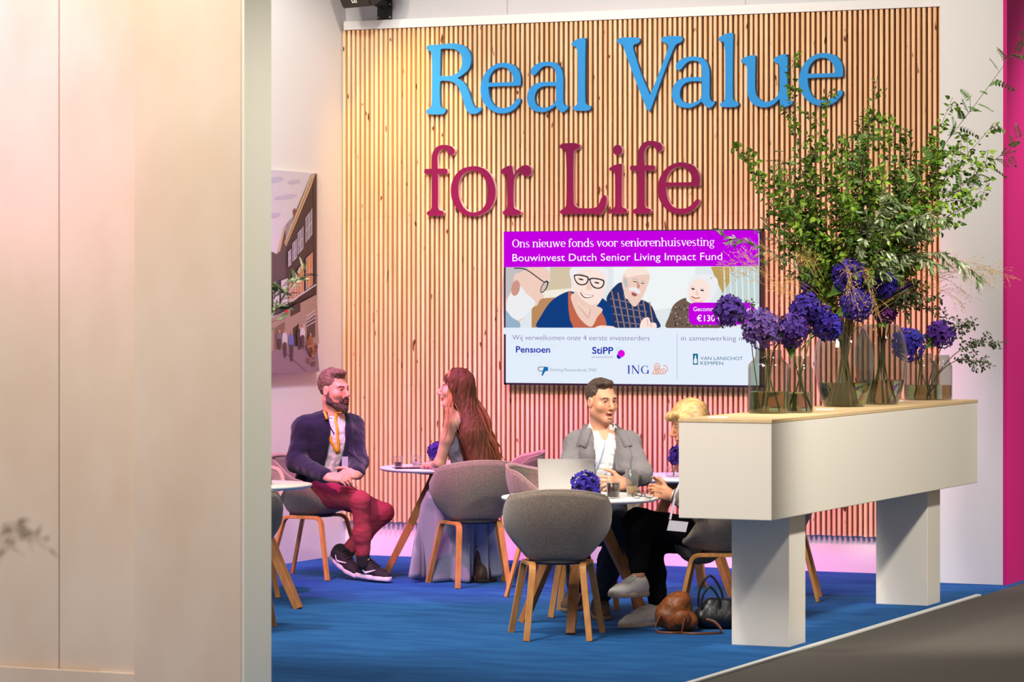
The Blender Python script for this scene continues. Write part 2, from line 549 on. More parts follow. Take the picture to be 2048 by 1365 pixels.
def letter(glyph, zf, mats, name, label, shift=None):
    """glyph traced in zoom pixels, laid on the plane of the wall; shift moves a repeat of the letter"""
    loops = []
    for lp in glyph:
        q = [on_v(*zf(p), L_FRONT) for p in catmull(lp, 4)]
        loops.append([(p.x, p.z) for p in q])
    dx, dz = shift if shift else (0, 0)
    v, f = flat_fill(loops)
    cx = sum(p[0] for p in v) / len(v) + dx
    cz = min(p[1] for p in v) + dz
    b = MB()
    b.add([(x + dx, L_FRONT, z + dz) for x, z in v], f)
    b.add([(x + dx, 19.872, z + dz) for x, z in v], [q[::-1] for q in f])
    for lp in loops:
        n = len(lp)
        b.add([(x + dx, L_FRONT, z + dz) for x, z in lp] + [(x + dx, 19.872, z + dz) for x, z in lp],
              [(i, (i + 1) % n, n + (i + 1) % n, n + i) for i in range(n)], 1)
    o = b.build(name, mats, base=(cx, 19.872, cz))
    bm = bmesh.new()
    bm.from_mesh(o.data)
    bmesh.ops.remove_doubles(bm, verts=bm.verts, dist=1e-6)
    bmesh.ops.recalc_face_normals(bm, faces=bm.faces)
    bm.to_mesh(o.data)
    bm.free()
    return tag(o, label, 'letter', 'sign letters on the slatted panel')


def shift_of(pa, pb):
    a, q = on_v(*pa, L_FRONT), on_v(*pb, L_FRONT)
    return (q.x - a.x, q.z - a.z)


BL, RD = [let_blue, let_blue_side], [let_red, let_red_side]
letter(G_R, Z1, BL, 'sign_letter', 'big blue capital letter R, first of the upper line on the slats')
letter(G_e, Z1, BL, 'sign_letter', 'big blue letter e right after the capital R')
letter(G_a, Z1, BL, 'sign_letter', 'big blue letter a ahead of the first blue l')
letter(G_l, Z1, BL, 'sign_letter', 'big blue letter l ending the first blue word')
letter(G_V, Z2, BL, 'sign_letter', 'big blue capital letter V opening the second blue word')
letter(G_a, Z1, BL, 'sign_letter', 'big blue letter a right after the capital V', shift_of(Z1((1217, 790)), Z2((528, 597))))
letter(G_l, Z1, BL, 'sign_letter', 'big blue letter l between the second a and the u', shift_of(Z1((1880, 94)), Z2((1048, 70))))
letter(G_u, Z2, BL, 'sign_letter', 'big blue letter u left of the leafy branch tips')
letter(G_e, Z1, BL, 'sign_letter', 'big blue letter e partly behind the leafy branches', shift_of(Z1((1143, 630)), Z2((1985, 440))))
letter(G_f, Z3, RD, 'sign_letter', 'big magenta letter f, first of the lower line on the slats')
letter(G_o, Z3, RD, 'sign_letter', 'big magenta round letter o in the lower line')
letter(G_r, Z3, RD, 'sign_letter', 'big magenta letter r ending the short lower word')
letter(G_L, Z3, RD, 'sign_letter', 'big magenta capital letter L above the screen')
letter(G_i, Z4, RD, 'sign_letter', 'big magenta dotted letter i right of the capital L')
letter(G_f, Z3, RD, 'sign_letter', 'big magenta letter f between the dotted i and the e', shift_of(Z3((282, 372)), Z4((880, 531))))
letter(G_e, Z1, RD, 'sign_letter', 'big magenta letter e ending the lower line', shift_of(Z1((1143, 630)), Z4((1599, 815))))


# ------------------------------------------------------------------ flat drawings (screen slide, wall print)
class Flat:
    def __init__(s, plane, zf, step):
        s.plane, s.zf, s.step = plane, zf, step
        s.b, s.mats, s.layer = MB(), [], 0

    def mi(s, m):
        if m not in s.mats:
            s.mats.append(m)
        return s.mats.index(m)

    def put(s, p, layer):
        return s.plane(*s.zf(p)) + s.step * layer

    def poly(s, pts, m, smooth=False, layer=None):
        s.layer += 1
        L = s.layer if layer is None else layer
        lp = catmull(pts, 4) if smooth else [p[:2] for p in pts]
        v, f = flat_fill([lp])
        s.b.add([s.put(p, L) for p in v], f, s.mi(m))

    def ell(s, cx, cy, rx, ry, m, rot=0, a0=0, a1=360, n=26):
        ps = []
        for k in range(n):
            q = math.radians(a0 + (a1 - a0) * k / (n - (0 if a1 - a0 == 360 else 1)))
            x, y = rx * math.cos(q), ry * math.sin(q)
            r = math.radians(rot)
            ps.append((cx + x * math.cos(r) - y * math.sin(r), cy + x * math.sin(r) + y * math.cos(r)))
        s.poly(ps, m)

    def line(s, pts, w, m, smooth=False, closed=False):
        s.layer += 1
        p = [np.array(q[:2], float) for q in pts]
        if smooth and len(p) > 2:
            out = []
            for i in range(len(p) - 1):
                a, q1, q2, d = p[max(i - 1, 0)], p[i], p[i + 1], p[min(i + 2, len(p) - 1)]
                for k in range(5):
                    t = k / 5
                    out.append(0.5 * (2 * q1 + (q2 - a) * t + (2 * a - 5 * q1 + 4 * q2 - d) * t * t + (3 * q1 - a - 3 * q2 + d) * t**3))
            p = out + [p[-1]]
        L, R = [], []
        for i in range(len(p)):
            t = p[min(i + 1, len(p) - 1)] - p[max(i - 1, 0)]
            t = t / (np.linalg.norm(t) + 1e-9)
            nn = np.array((-t[1], t[0])) * w / 2
            L.append(p[i] + nn)
            R.append(p[i] - nn)
        vs = [s.put(q, s.layer) for q in L + R]
        n = len(L)
        s.b.add(vs, [(i, i + 1, n + i + 1, n + i) for i in range(n - 1)], s.mi(m))

    def build(s, name, parent, base):
        return s.b.build(name, s.mats, parent, base=base)


_fc = bpy.data.curves.new('t', 'FONT')
_fo = bpy.data.objects.new('t', _fc)
COL.objects.link(_fo)


def text_tris(string, offset=0.0):
    _fc.body = string
    _fc.offset = offset
    _fc.resolution_u = 3
    dg = bpy.context.evaluated_depsgraph_get()
    dg.update()
    me = bpy.data.meshes.new_from_object(_fo.evaluated_get(dg))
    v = [tuple(p.co[:2]) for p in me.vertices]
    f = [tuple(p.vertices) for p in me.polygons]
    bpy.data.meshes.remove(me)
    return v, f


_hv, _ = text_tris('H')
CAPH = max(p[1] for p in _hv)


def flat_text(fl, string, x0, x1, base, cap, m, bold=0.0):
    """writes string from x0 to x1 with its baseline and capital height in zoom pixels, level in the place"""
    v, f = text_tris(string, bold)
    fl.layer += 1
    xa, xb = min(p[0] for p in v), max(p[0] for p in v)
    p0, p1, pt = fl.put((x0, base), fl.layer), fl.put((x1, base), fl.layer), fl.put((x0, base - cap), fl.layer)
    h = pt.z - p0.z
    d = p1 - p0
    d.z = 0
    fl.b.add([p0 + d * ((x - xa) / (xb - xa)) + Vector((0, 0, y / CAPH * h)) for x, y in v], f, fl.mi(m))


# a small serif alphabet drawn as strokes: x right, y up, x-height 1, capitals 1.45; w = stroke width
def _stem(x, y0, y1, s0=True, s1=True, w=.15):
    r = [(w, [(x, y0), (x, y1)])]
    if s0:
        r.append((.06, [(x - .17, y0 + .03), (x + .17, y0 + .03)]))
    if s1 == 'flag':
        r.append((.07, [(x - .2, y1 - .06), (x, y1 - .02)]))
    elif s1:
        r.append((.06, [(x - .17, y1 - .03), (x + .17, y1 - .03)]))
    return r


def _arc(cx, cy, rx, ry, a0, a1, w, n=14):
    """thick at the sides, thin at top and bottom"""
    out = []
    for k in range(n):
        q0, q1 = math.radians(a0 + (a1 - a0) * k / n), math.radians(a0 + (a1 - a0) * (k + 1.15) / n)
        ww = .055 + (w - .055) * abs(math.cos((q0 + q1) / 2)) ** 1.3
        out.append((ww, [(cx + rx * math.cos(q0), cy + ry * math.sin(q0)), (cx + rx * math.cos(q1), cy + ry * math.sin(q1))]))
    return out


SERIF = {
    'O': (1.25, _arc(.62, .72, .5, .68, 0, 360, .17, 20)),
    'o': (.95, _arc(.47, .5, .36, .46, 0, 360, .16, 18)),
    'e': (.86, _arc(.45, .5, .35, .46, 0, 315, .16, 16) + [(.06, [(.12, .52), (.8, .52)])]),
    'n': (1.02, _stem(.2, 0, 1, True, 'flag') + _arc(.52, .62, .29, .34, 150, 0, .15, 9) + _stem(.81, 0, .64, True, False)),
    'h': (1.02, _stem(.2, 0, 1.5, True, 'flag') + _arc(.52, .62, .29, .34, 150, 0, .15, 9) + _stem(.81, 0, .64, True, False)),
    'u': (1.02, _stem(.2, .36, 1, False, 'flag') + _arc(.49, .36, .29, .33, 180, 320, .15, 9) + _stem(.8, 0, 1, False, 'flag') + [(.07, [(.8, .03), (.98, .05)])]),
    'i': (.44, _stem(.22, 0, 1, True, 'flag') + [(.17, [(.13, 1.33), (.3, 1.33)])]),
    'r': (.72, _stem(.2, 0, 1, True, 'flag') + _arc(.48, .68, .27, .28, 165, 60, .1, 6) + [(.17, [(.55, .87), (.7, .87)])]),
    'f': (.6, _stem(.24, 0, 1.15, True, False) + _arc(.48, 1.15, .24, .32, 180, 50, .14, 8) + [(.15, [(.55, 1.36), (.68, 1.36)]), (.06, [(.05, .96), (.5, .96)])]),
    'd': (1.0, _arc(.45, .48, .34, .45, 30, 330, .16, 16) + _stem(.78, 0, 1.5, False, 'flag') + [(.07, [(.78, .03), (.95, .05)])]),
    's': (.75, _arc(.37, .74, .24, .24, 40, 250, .09, 9) + _arc(.37, .25, .26, .23, 75, -150, .09, 9) + [(.15, [(.2, .62), (.52, .4)])]),
    'v': (.9, [(.15, [(.16, .97), (.47, .02)]), (.07, [(.78, .97), (.47, .02)]), (.06, [(.02, .97), (.34, .97)]), (.06, [(.62, .97), (.92, .97)])]),
    'w': (1.36, [(.15, [(.16, .97), (.42, .02)]), (.07, [(.68, .97), (.42, .02)]), (.15, [(.68, .97), (.94, .02)]), (.07, [(1.2, .97), (.94, .02)]), (.06, [(.02, .97), (.32, .97)]), (.06, [(1.06, .97), (1.34, .97)])]),
    't': (.58, [(.15, [(.22, .2), (.22, 1.25)]), (.06, [(.04, .96), (.5, .96)])] + _arc(.4, .22, .18, .18, 180, 300, .13, 6)),
    'g': (.92, _arc(.42, .66, .27, .31, 0, 360, .13, 14) + _arc(.43, -.2, .33, .24, 0, 360, .1, 14) + [(.1, [(.22, .36), (.2, .14), (.4, .06), (.66, .0)]), (.08, [(.62, .9), (.86, .96)])]),
    'I': (.62, _stem(.3, 0, 1.45, w=.2)),
    'N': (1.4, _stem(.24, 0, 1.45, w=.09) + [(.2, [(.24, 1.42), (1.1, .03)])] + _stem(1.12, 0, 1.45, False, True, w=.09)),
    'G': (1.35, _arc(.68, .72, .52, .68, 40, 330, .2, 18) + _stem(1.1, .02, .66, False, True, w=.18)),
    ' ': (.42, []),
}


def flat_serif(fl, string, x0, x1, base, xh, m, fat=1.0):
    tot = sum(SERIF[ch][0] for ch in string)
    fl.layer += 1
    p0, p1, pt = fl.put((x0, base), fl.layer), fl.put((x1, base), fl.layer), fl.put((x0, base - xh), fl.layer)
    h = pt.z - p0.z
    d = p1 - p0
    d.z = 0
    mi = fl.mi(m)
    x = 0
    for ch in string:
        adv, strokes = SERIF[ch]
        for w, pts in strokes:
            p = [np.array(q, float) for q in pts]
            for i in range(len(p) - 1):
                t = p[i + 1] - p[i]
                t = t / np.linalg.norm(t)
                nn = np.array((-t[1], t[0])) * w * fat / 2
                vs = [p[i] + nn, p[i] - nn, p[i + 1] - nn, p[i + 1] + nn]
                fl.b.add([p0 + d * ((x + q[0]) / tot) + Vector((0, 0, q[1] * h)) for q in vs], [(0, 1, 2, 3)], mi)
        x += adv


# ------------------------------------------------------------------ wall screen
TV_V = 19.79
tvp = lambda px, py: on_v(px, py, TV_V)
ZT = lambda p: (1000 + p[0] / 3.7926, 450 + p[1] / 3.7926)
_a, _b2 = tvp(1008, 463), tvp(1523, 777)
tv_z0, tv_z1, tv_u0, tv_u1 = 1.213, 2.262, _a.x, _b2.x
TVB = ((tv_u0 + tv_u1) / 2, 19.875, tv_z0)
tv = thing('wall_screen', 'large flat screen showing a slide, hung on the slats under the magenta letters', 'screen', TVB)
blackp = mat('screen_bezel', (24, 18, 34), 0.35)
b = MB()
fr = 0.014
b.box((tv_u0, TV_V - 0.004, tv_z0), (tv_u0 + fr, 19.85, tv_z1)).box((tv_u1 - fr, TV_V - 0.004, tv_z0), (tv_u1, 19.85, tv_z1))
b.box((tv_u0, TV_V - 0.004, tv_z0), (tv_u1, 19.85, tv_z0 + fr)).box((tv_u0, TV_V - 0.004, tv_z1 - fr), (tv_u1, 19.85, tv_z1))
b.build('bezel', blackp, tv, base=TVB)
MB().box((tv_u0 + 0.3, 19.8, tv_z0 + 0.2), (tv_u1 - 0.3, 19.874, tv_z1 - 0.2)).build('wall_mount', blackp, tv, base=TVB)
E = lambda n, r, g, bb, s=1.0: emat('screen_' + n, (r, g, bb), s)
e_white, e_mag = E('white', 228, 238, 252), E('magenta', 196, 0, 226)
MB().box((tv_u0 + fr, TV_V, tv_z0 + fr), (tv_u1 - fr, 19.82, tv_z1 - fr)).build('display', e_white, tv, base=TVB)
step = Vector((0, -0.00022, 0))


def zt_in(x, y):
    return (x, y)


fl = Flat(tvp, ZT, step)
fl.layer = 116
fl.poly([(40, 53), (1972, 42), (1972, 314), (40, 322)], e_mag)
fl.build('slide_banner', tv, TVB)
# the photograph inside the slide
ph = Flat(tvp, ZT, step)
bg = E('pale', 225, 232, 236)
sk, sk2, sk3 = E('skin', 240, 205, 190), E('skin_shade', 205, 150, 135), E('skin_light', 252, 228, 218)
hairw, hairg = E('hair_white', 238, 238, 242), E('hair_grey', 196, 192, 192)
navy, rust, dk = E('navy', 18, 62, 128), E('rust', 196, 104, 78), E('dark', 38, 36, 44)
ph.poly([(40, 322), (1972, 314), (1972, 784), (40, 780)], bg)
ph.poly([(380, 322), (540, 321), (540, 500), (330, 500), (380, 420)], E('cabinet', 214, 196, 168))
ph.poly([(240, 560), (480, 500), (420, 780), (240, 780)], E('wood', 188, 140, 96))
ph.poly([(330, 500), (560, 480), (560, 540), (300, 560)], E('counter', 244, 236, 222))
ph.poly([(860, 320), (1480, 320), (1480, 600), (860, 700)], E('wallpale', 240, 244, 246))
ph.poly([(1680, 318), (1972, 315), (1972, 600), (1680, 600)], E('curtain', 196, 212, 210))
ph.poly([(1600, 318), (1760, 317), (1740, 440), (1690, 520), (1640, 420)], E('drape', 190, 160, 96))
for k in range(6):
    ph.line([(1700 + 45 * k, 320), (1710 + 45 * k, 600)], 12, E('curtain2', 224, 234, 234))
# left man in profile
ph.poly([(42, 324), (330, 322), (372, 350), (378, 410), (320, 450), (318, 520), (338, 545), (300, 575), (285, 610), (215, 640), (170, 720), (42, 760)], sk, True)
ph.poly([(42, 324), (210, 323), (160, 360), (110, 380), (95, 470), (42, 560)], hairg, True)
ph.poly([(150, 470), (200, 520), (270, 590), (220, 660), (150, 720), (60, 700), (60, 560)], hairw, True)
ph.ell(120, 480, 32, 60, sk2, 10)
ph.poly([(42, 650), (90, 700), (150, 740), (150, 780), (42, 780)], E('shirt', 150, 178, 200), True)
ph.line([(110, 330), (200, 340), (330, 430), (372, 436)], 8, dk, True)
ph.ell(338, 470, 22, 52, dk, 28)
ph.ell(336, 472, 15, 42, E('lens', 210, 190, 180), 28)
# woman with glasses
ph.poly([(285, 780), (320, 680), (400, 570), (520, 505), (600, 520), (740, 540), (820, 590), (870, 690), (890, 780)], navy, True)
ph.poly([(520, 505), (560, 780), (800, 780), (760, 640), (690, 620), (580, 560)], rust, True)
ph.poly([(560, 520), (690, 600), (780, 640), (740, 700), (690, 775), (600, 700), (540, 560)], sk, True)
ph.poly([(530, 350), (560, 322), (800, 322), (826, 380), (815, 440), (780, 510), (700, 470), (560, 440)], hairw, True)
ph.poly([(565, 400), (600, 345), (700, 335), (790, 370), (805, 440), (785, 540), (740, 610), (680, 650), (610, 620), (570, 530), (556, 460)], sk3, True)
ph.poly([(575, 500), (620, 560), (700, 610), (740, 590), (700, 645), (630, 630), (580, 560)], sk, True)
for cx, cy in ((618, 420), (738, 446)):
    ph.poly([(cx - 52, cy - 42), (cx + 52, cy - 28), (cx + 48, cy + 22), (cx + 10, cy + 40), (cx - 36, cy + 22)], dk, True)
    ph.poly([(cx - 44, cy - 33), (cx + 44, cy - 20), (cx + 39, cy + 17), (cx + 8, cy + 31), (cx - 29, cy + 15)], sk3, True)
    ph.ell(cx, cy - 6, 20, 6, dk, 12)
ph.line([(668, 412), (690, 418)], 10, dk)
ph.line([(600, 372), (640, 378)], 6, hairg)
ph.poly([(680, 430), (700, 480), (685, 496), (655, 485)], sk, True)
ph.poly([(612, 512), (650, 530), (715, 536), (690, 552), (650, 556), (625, 540)], E('mouth', 150, 66, 64), True)
ph.poly([(620, 517), (650, 532), (708, 538), (680, 549), (645, 546)], E('teeth', 252, 250, 250), True)
ph.line([(600, 610), (650, 680), (675, 705), (690, 640)], 5, sk2, True)
# man in the checked shirt
ph.poly([(810, 560), (870, 470), (930, 440), (960, 560), (1080, 570), (1150, 610), (1190, 700), (1215, 780), (880, 780), (850, 640)], E('plaid', 36, 56, 104), True)
for k in range(7):
    ph.line([(850 + 48 * k, 500 + 14 * k), (905 + 44 * k, 780)], 9, E('plaid2', 170, 130, 104))
for k in range(4):
    ph.line([(840 + 12 * k, 560 + 58 * k), (1090 + 30 * k, 610 + 52 * k)], 9, E('plaid3', 120, 110, 130))
ph.poly([(930, 440), (950, 360), (1000, 322), (1100, 322), (1140, 390), (1120, 470), (1080, 560), (1030, 620), (990, 590), (950, 520)], sk, True)
ph.poly([(950, 360), (1000, 322), (1100, 322), (1135, 370), (1080, 380), (1020, 390), (970, 400)], sk3, True)
ph.poly([(940, 420), (960, 400), (975, 450), (960, 480)], hairg, True)
ph.line([(1010, 408), (1050, 420)], 9, hairg)
ph.line([(1075, 425), (1105, 432)], 9, hairg)
ph.line([(1015, 428), (1045, 436)], 6, dk)
ph.line([(1075, 442), (1100, 446)], 6, dk)
ph.poly([(1050, 430), (1068, 470), (1045, 482)], sk2, True)
ph.poly([(985, 480), (1030, 474), (1068, 500), (1060, 524), (1020, 500), (990, 500)], hairw, True)
ph.poly([(1010, 512), (1045, 528), (1030, 544), (1005, 530)], E('mouth2', 170, 90, 86), True)
ph.poly([(1065, 775), (1085, 720), (1130, 702), (1150, 740), (1185, 745), (1190, 782), (1070, 782)], sk3, True)
ph.line([(1120, 715), (1130, 770)], 4, sk2)
ph.line([(1150, 740), (1155, 778)], 4, sk2)
ph.poly([(730, 782), (770, 764), (860, 770), (880, 782)], sk3, True)
# woman on the right
ph.poly([(1270, 782), (1290, 690), (1330, 600), (1430, 550), (1560, 580), (1640, 640), (1680, 780)], E('leopard', 112, 92, 80), True)
for k in range(60):
    q = random.random()
    ph.ell(1300 + 330 * random.random(), 610 + 160 * q, 7, 5, E('spot', 176, 160, 148) if k % 2 else dk, random.random() * 180, n=7)
ph.poly([(1430, 580), (1440, 460), (1480, 390), (1560, 372), (1650, 400), (1664, 480), (1620, 560), (1560, 600)], hairw, True)
ph.poly([(1440, 500), (1470, 430), (1530, 410), (1590, 450), (1600, 520), (1570, 580), (1500, 596), (1450, 560)], sk3, True)
ph.poly([(1450, 540), (1500, 580), (1560, 570), (1520, 600), (1470, 590)], sk, True)
ph.ell(1476, 487, 14, 6, dk, 10)
ph.ell(1545, 497, 14, 6, dk, 10)
ph.line([(1460, 470), (1492, 474)], 4, hairg)
ph.line([(1528, 480), (1565, 486)], 4, hairg)
ph.poly([(1505, 490), (1518, 530), (1496, 535)], sk, True)
ph.line([(1465, 543), (1495, 558), (1530, 552)], 8, E('lips', 190, 90, 90), True)
ph.layer = 116
ph.poly([(40, 780), (1972, 784), (1972, 830), (40, 830)], e_white)
ph.build('slide_photograph', tv, TVB)
# rounded magenta label and the divider
fl = Flat(tvp, ZT, step)
fl.layer = 130
r = 46
ps = []
for cx, cy, a0 in ((1490, 636, 180), (1898, 636, 270), (1898, 712, 0), (1490, 712, 90)):
    ps += [(cx + r * math.cos(math.radians(a0 + k * 15)), cy + r * math.sin(math.radians(a0 + k * 15))) for k in range(7)]
fl.poly(ps, e_mag)
fl.build('slide_badge', tv, TVB)
e_txt, e_pur, e_blue = E('text_white', 255, 250, 255, 1.1), E('text_purple', 104, 52, 138), E('text_blue', 14, 40, 168)
e_grey, e_or, e_teal = E('logo_grey', 150, 162, 182), E('logo_orange', 236, 132, 84), E('logo_teal', 12, 104, 136)
e_lg2 = E('logo_pale', 205, 220, 230)


def slide_part(name, layer, draw):
    q = Flat(tvp, ZT, step)
    q.layer = layer
    draw(q)
    return q.build(name, tv, TVB)


slide_part('slide_title', 134, lambda q: flat_serif(q, 'Ons nieuwe fonds voor seniorenhuisvesting', 105, 1642, 172, 42, e_txt, 1.05))
for string, x0, x1, base, cap, m_, bold in (('Bouwinvest Dutch Senior Living Impact Fund', 108, 1697, 277, 54, e_txt, -.004), ('Gecommitteerd kapitaal', 1478, 1912, 655, 32, e_txt, -.004),
                                           ('€130 miljoen', 1505, 1850, 732, 46, e_txt, .004), ('Wij verwelkomen onze 4 eerste investeerders', 108, 1147, 873, 38, e_pur, -.012),
                                           ('in samenwerking met', 1386, 1920, 878, 38, e_pur, -.012)):
    slide_part('slide_text', 134, lambda q: flat_text(q, string, x0, x1, base, cap, m_, bold))
slide_part('slide_divider', 4, lambda q: q.line([(1344, 832), (1344, 1172)], 3, e_grey))


def logo_a(q):
    flat_text(q, 'Pensıoen', 121, 381, 968, 46, e_blue, .02)
    q.line([(388, 910), (430, 920), (425, 938), (395, 946), (390, 912)], 3, e_lg2)
    q.line([(125, 986), (315, 988)], 3, e_lg2)


def logo_b(q):
    flat_text(q, 'StiPP', 699, 860, 978, 50, e_blue, .02)
    flat_text(q, 'pensioenfonds', 698, 860, 1010, 17, e_grey)
    q.ell(905, 950, 30, 28, E('logo_cyan', 214, 236, 244))
    q.ell(904, 997, 18, 20, e_blue)
    q.ell(921, 977, 27, 28, E('logo_mag', 222, 12, 222))


def logo_c(q):
    q.line([(300, 1045), (372, 1062), (350, 1152), (276, 1132), (300, 1045)], 2, e_lg2)
    q.line([(345, 1080), (300, 1080), (291, 1092), (300, 1108), (345, 1110)], 9, e_grey, True)
    q.poly([(340, 1076), (366, 1080), (366, 1110), (345, 1110), (326, 1144), (314, 1144), (330, 1090)], E('logo_mid', 26, 110, 170))
    flat_text(q, 'Stichting Pensioenfonds TNO', 379, 732, 1111, 24, e_grey)


def logo_d(q):
    flat_serif(q, 'ING', 962, 1136, 1130, 44, e_blue, 1.0)
    # a seated lion emblem in orange line work
    for pts in ([(1172, 1078), (1180, 1058), (1198, 1054), (1212, 1070), (1206, 1092), (1190, 1102), (1176, 1094), (1172, 1078)],
                [(1184, 1074), (1196, 1072), (1200, 1084), (1190, 1092), (1182, 1086), (1184, 1074)],
                [(1172, 1096), (1166, 1112), (1158, 1124), (1160, 1130), (1200, 1130), (1196, 1112)],
                [(1208, 1092), (1224, 1096), (1244, 1094), (1254, 1108), (1250, 1128), (1206, 1130)],
                [(1254, 1120), (1268, 1108), (1270, 1088), (1260, 1072), (1242, 1070), (1248, 1064)],
                [(1180, 1100), (1178, 1128)], [(1190, 1104), (1190, 1128)], [(1212, 1102), (1220, 1116), (1214, 1128)],
                [(1226, 1104), (1240, 1112), (1236, 1128)], [(1202, 1096), (1206, 1114), (1202, 1128)]):
        q.line(pts, 5, e_or, True)


def logo_e(q):
    q.poly([(1464, 978), (1502, 978), (1502, 1062), (1464, 1062)], e_teal)
    q.poly([(1478, 992), (1488, 992), (1488, 1008), (1494, 1020), (1494, 1050), (1472, 1050), (1472, 1020), (1478, 1008)], e_white, True)
    flat_text(q, 'VAN LANSCHOT', 1521, 1842, 1025, 25, e_teal, .0)
    flat_text(q, 'KEMPEN', 1521, 1694, 1062, 25, e_teal, .0)


for fn in (logo_a, logo_b, logo_c, logo_d, logo_e):
    slide_part('slide_logo', 4, fn)

# ------------------------------------------------------------------ street print on the left wall
PIC_U = U_L + 0.03
picp = lambda px, py: on_u(px, py, PIC_U)
ZP = lambda p: (520 + p[0] / 2.965, 320 + p[1] / 2.965)
pv0, pv1, pz0, pz1 = 18.36, 19.46, 1.30, 2.668
PB = (U_L, (pv0 + pv1) / 2, pz0)
pic = thing('wall_picture', 'tall colour print of an old street of dark houses on the left wall', 'picture', PB)
P = lambda n, r, g, bb: mat('print_' + n, (r, g, bb), 0.4)
bevel(MB().box((U_L, pv0, pz0), (PIC_U, pv1, pz1)).build('panel', P('edge', 205, 195, 185), pic, base=PB), 0.002)
fl = Flat(picp, ZP, Vector((0.0003, 0, 0)))
_q = lambda v, z: Vector((PIC_U, v, z))


class PicFlat(Flat):
    def put(s, p, layer):
        q = s.plane(*s.zf(p)) + s.step * layer
        q.y = min(max(q.y, pv0), pv1)
        q.z = min(max(q.z, pz0), pz1)
        return q


fl = PicFlat(picp, ZP, Vector((0.0003, 0, 0)))
fl.poly([(-250, 0), (335, 60), (335, 1300), (-250, 1300)], P('sky', 208, 206, 214))
for x, y, rx, ry in ((80, 120, 60, 18), (150, 220, 70, 14), (60, 330, 60, 16), (200, 130, 40, 12)):
    fl.ell(x, y, rx, ry, P('cloud', 188, 186, 206), -8)
fl.poly([(-250, 620), (60, 540), (100, 560), (145, 395), (160, 520), (160, 900), (-250, 980)], P('facade_left', 78, 70, 80))
fl.poly([(95, 560), (140, 395), (150, 395), (118, 540)], P('cornice', 200, 172, 138))
fl.poly([(150, 500), (200, 330), (300, 90), (328, 75), (335, 90), (335, 1100), (150, 900)], P('facade', 52, 44, 52))
fl.poly([(150, 385), (195, 335), (150, 470)], P('gable', 150, 140, 140))
fl.poly([(195, 330), (192, 300), (205, 285), (212, 300), (208, 330)], P('chimney', 120, 80, 64))
fl.poly([(142, 490), (300, 92), (326, 82), (300, 160), (152, 515)], P('cornice', 200, 172, 138))
fl.line([(150, 500), (308, 110)], 4, P('cornice_line', 120, 92, 70))
fl.line([(315, 140), (322, 1100)], 7, P('pipe', 50, 42, 48))
wht, glass_o, glass_b = P('window_frame', 205, 200, 205), P('pane_orange', 200, 128, 72), P('pane_blue', 128, 128, 150)
for (xa, ya, xb, yb, h, g) in ((270, 350, 303, 290, 150, glass_b), (222, 440, 250, 395, 130, glass_b), (190, 500, 210, 470, 110, glass_b), (164, 550, 176, 530, 90, glass_b),
                               (268, 590, 302, 550, 190, glass_o), (222, 650, 250, 615, 170, glass_o), (188, 690, 212, 660, 160, glass_o), (162, 720, 178, 700, 130, glass_o),
                               (118, 720, 134, 712, 150, wht), (134, 715, 150, 705, 150, wht), (70, 800, 84, 790, 90, wht), (88, 780, 98, 770, 100, wht)):
    fl.poly([(xa - 3, ya - 3), (xb + 3, yb - 3), (xb + 3, yb + h), (xa - 3, ya + h * .96)], wht)
    fl.poly([(xa, ya), (xb, yb), (xb, yb + h - 5), (xa, ya + h * .96 - 4)], g)
    fl.line([((xa + xb) / 2, (ya + yb) / 2), ((xa + xb) / 2, (ya + yb) / 2 + h)], 3, wht)
    fl.line([(xa, ya + h / 2), (xb, yb + h / 2)], 3, wht)
fl.line([(160, 845), (318, 740)], 8, wht)
fl.poly([(-250, 1010), (60, 935), (320, 800), (335, 1090), (60, 1130), (-250, 1160)], P('shopfront', 158, 138, 124))
fl.poly([(165, 880), (225, 840), (225, 900), (165, 930)], P('awning', 52, 46, 50))
fl.poly([(180, 1000), (215, 970), (215, 1130), (180, 1130)], P('shop_door', 52, 40, 40))
fl.poly([(225, 990), (250, 965), (250, 1110), (225, 1120)], P('shop_window', 196, 180, 156))
fl.poly([(262, 960), (312, 920), (312, 1050), (262, 1070)], P('shop_window_dark', 74, 62, 62))
for k in range(4):
    fl.line([(258, 930 + 20 * k), (314, 890 + 22 * k)], 5, wht)
fl.poly([(132, 885), (150, 880), (150, 905), (132, 908)], P('red_sign', 190, 50, 50))
fl.poly([(70, 1000), (130, 960), (130, 1120), (70, 1130)], P('arcade', 120, 96, 84))
fl.poly([(-250, 1160), (60, 1130), (320, 1085), (335, 1300), (-250, 1300)], P('street', 132, 112, 126))
fl.line([(130, 1140), (260, 1280)], 6, P('kerb', 70, 58, 68))
for x, y, h, cc in ((130, 1030, 140, 'white'), (168, 1040, 150, 'blue'), (215, 1010, 110, 'dark'), (95, 1030, 90, 'grey'), (280, 1050, 110, 'brown'), (232, 1000, 110, 'white')):
    top = {'white': (200, 196, 204), 'blue': (92, 104, 176), 'dark': (54, 44, 52), 'grey': (110, 100, 112), 'brown': (150, 92, 60)}[cc]
    fl.ell(x, y - 14, 6, 10, P('head', 176, 130, 112))
    fl.poly([(x - 12, y), (x + 10, y), (x + 13, y + h * .45), (x - 14, y + h * .45)], P('top_' + cc, *top), True)
    fl.poly([(x - 11, y + h * .4), (x + 9, y + h * .4), (x + 6, y + h), (x - 8, y + h)], P('legs', 60, 48, 62), True)
for k in range(14):
    fl.ell(262 + random.random() * 50, 1080 + random.random() * 130, 10, 16, P('planter_%d' % (k % 3), *[(128, 74, 50), (96, 60, 50), (160, 110, 80)][k % 3]), random.random() * 90, n=8)
fl.build('printed_picture', pic, PB)

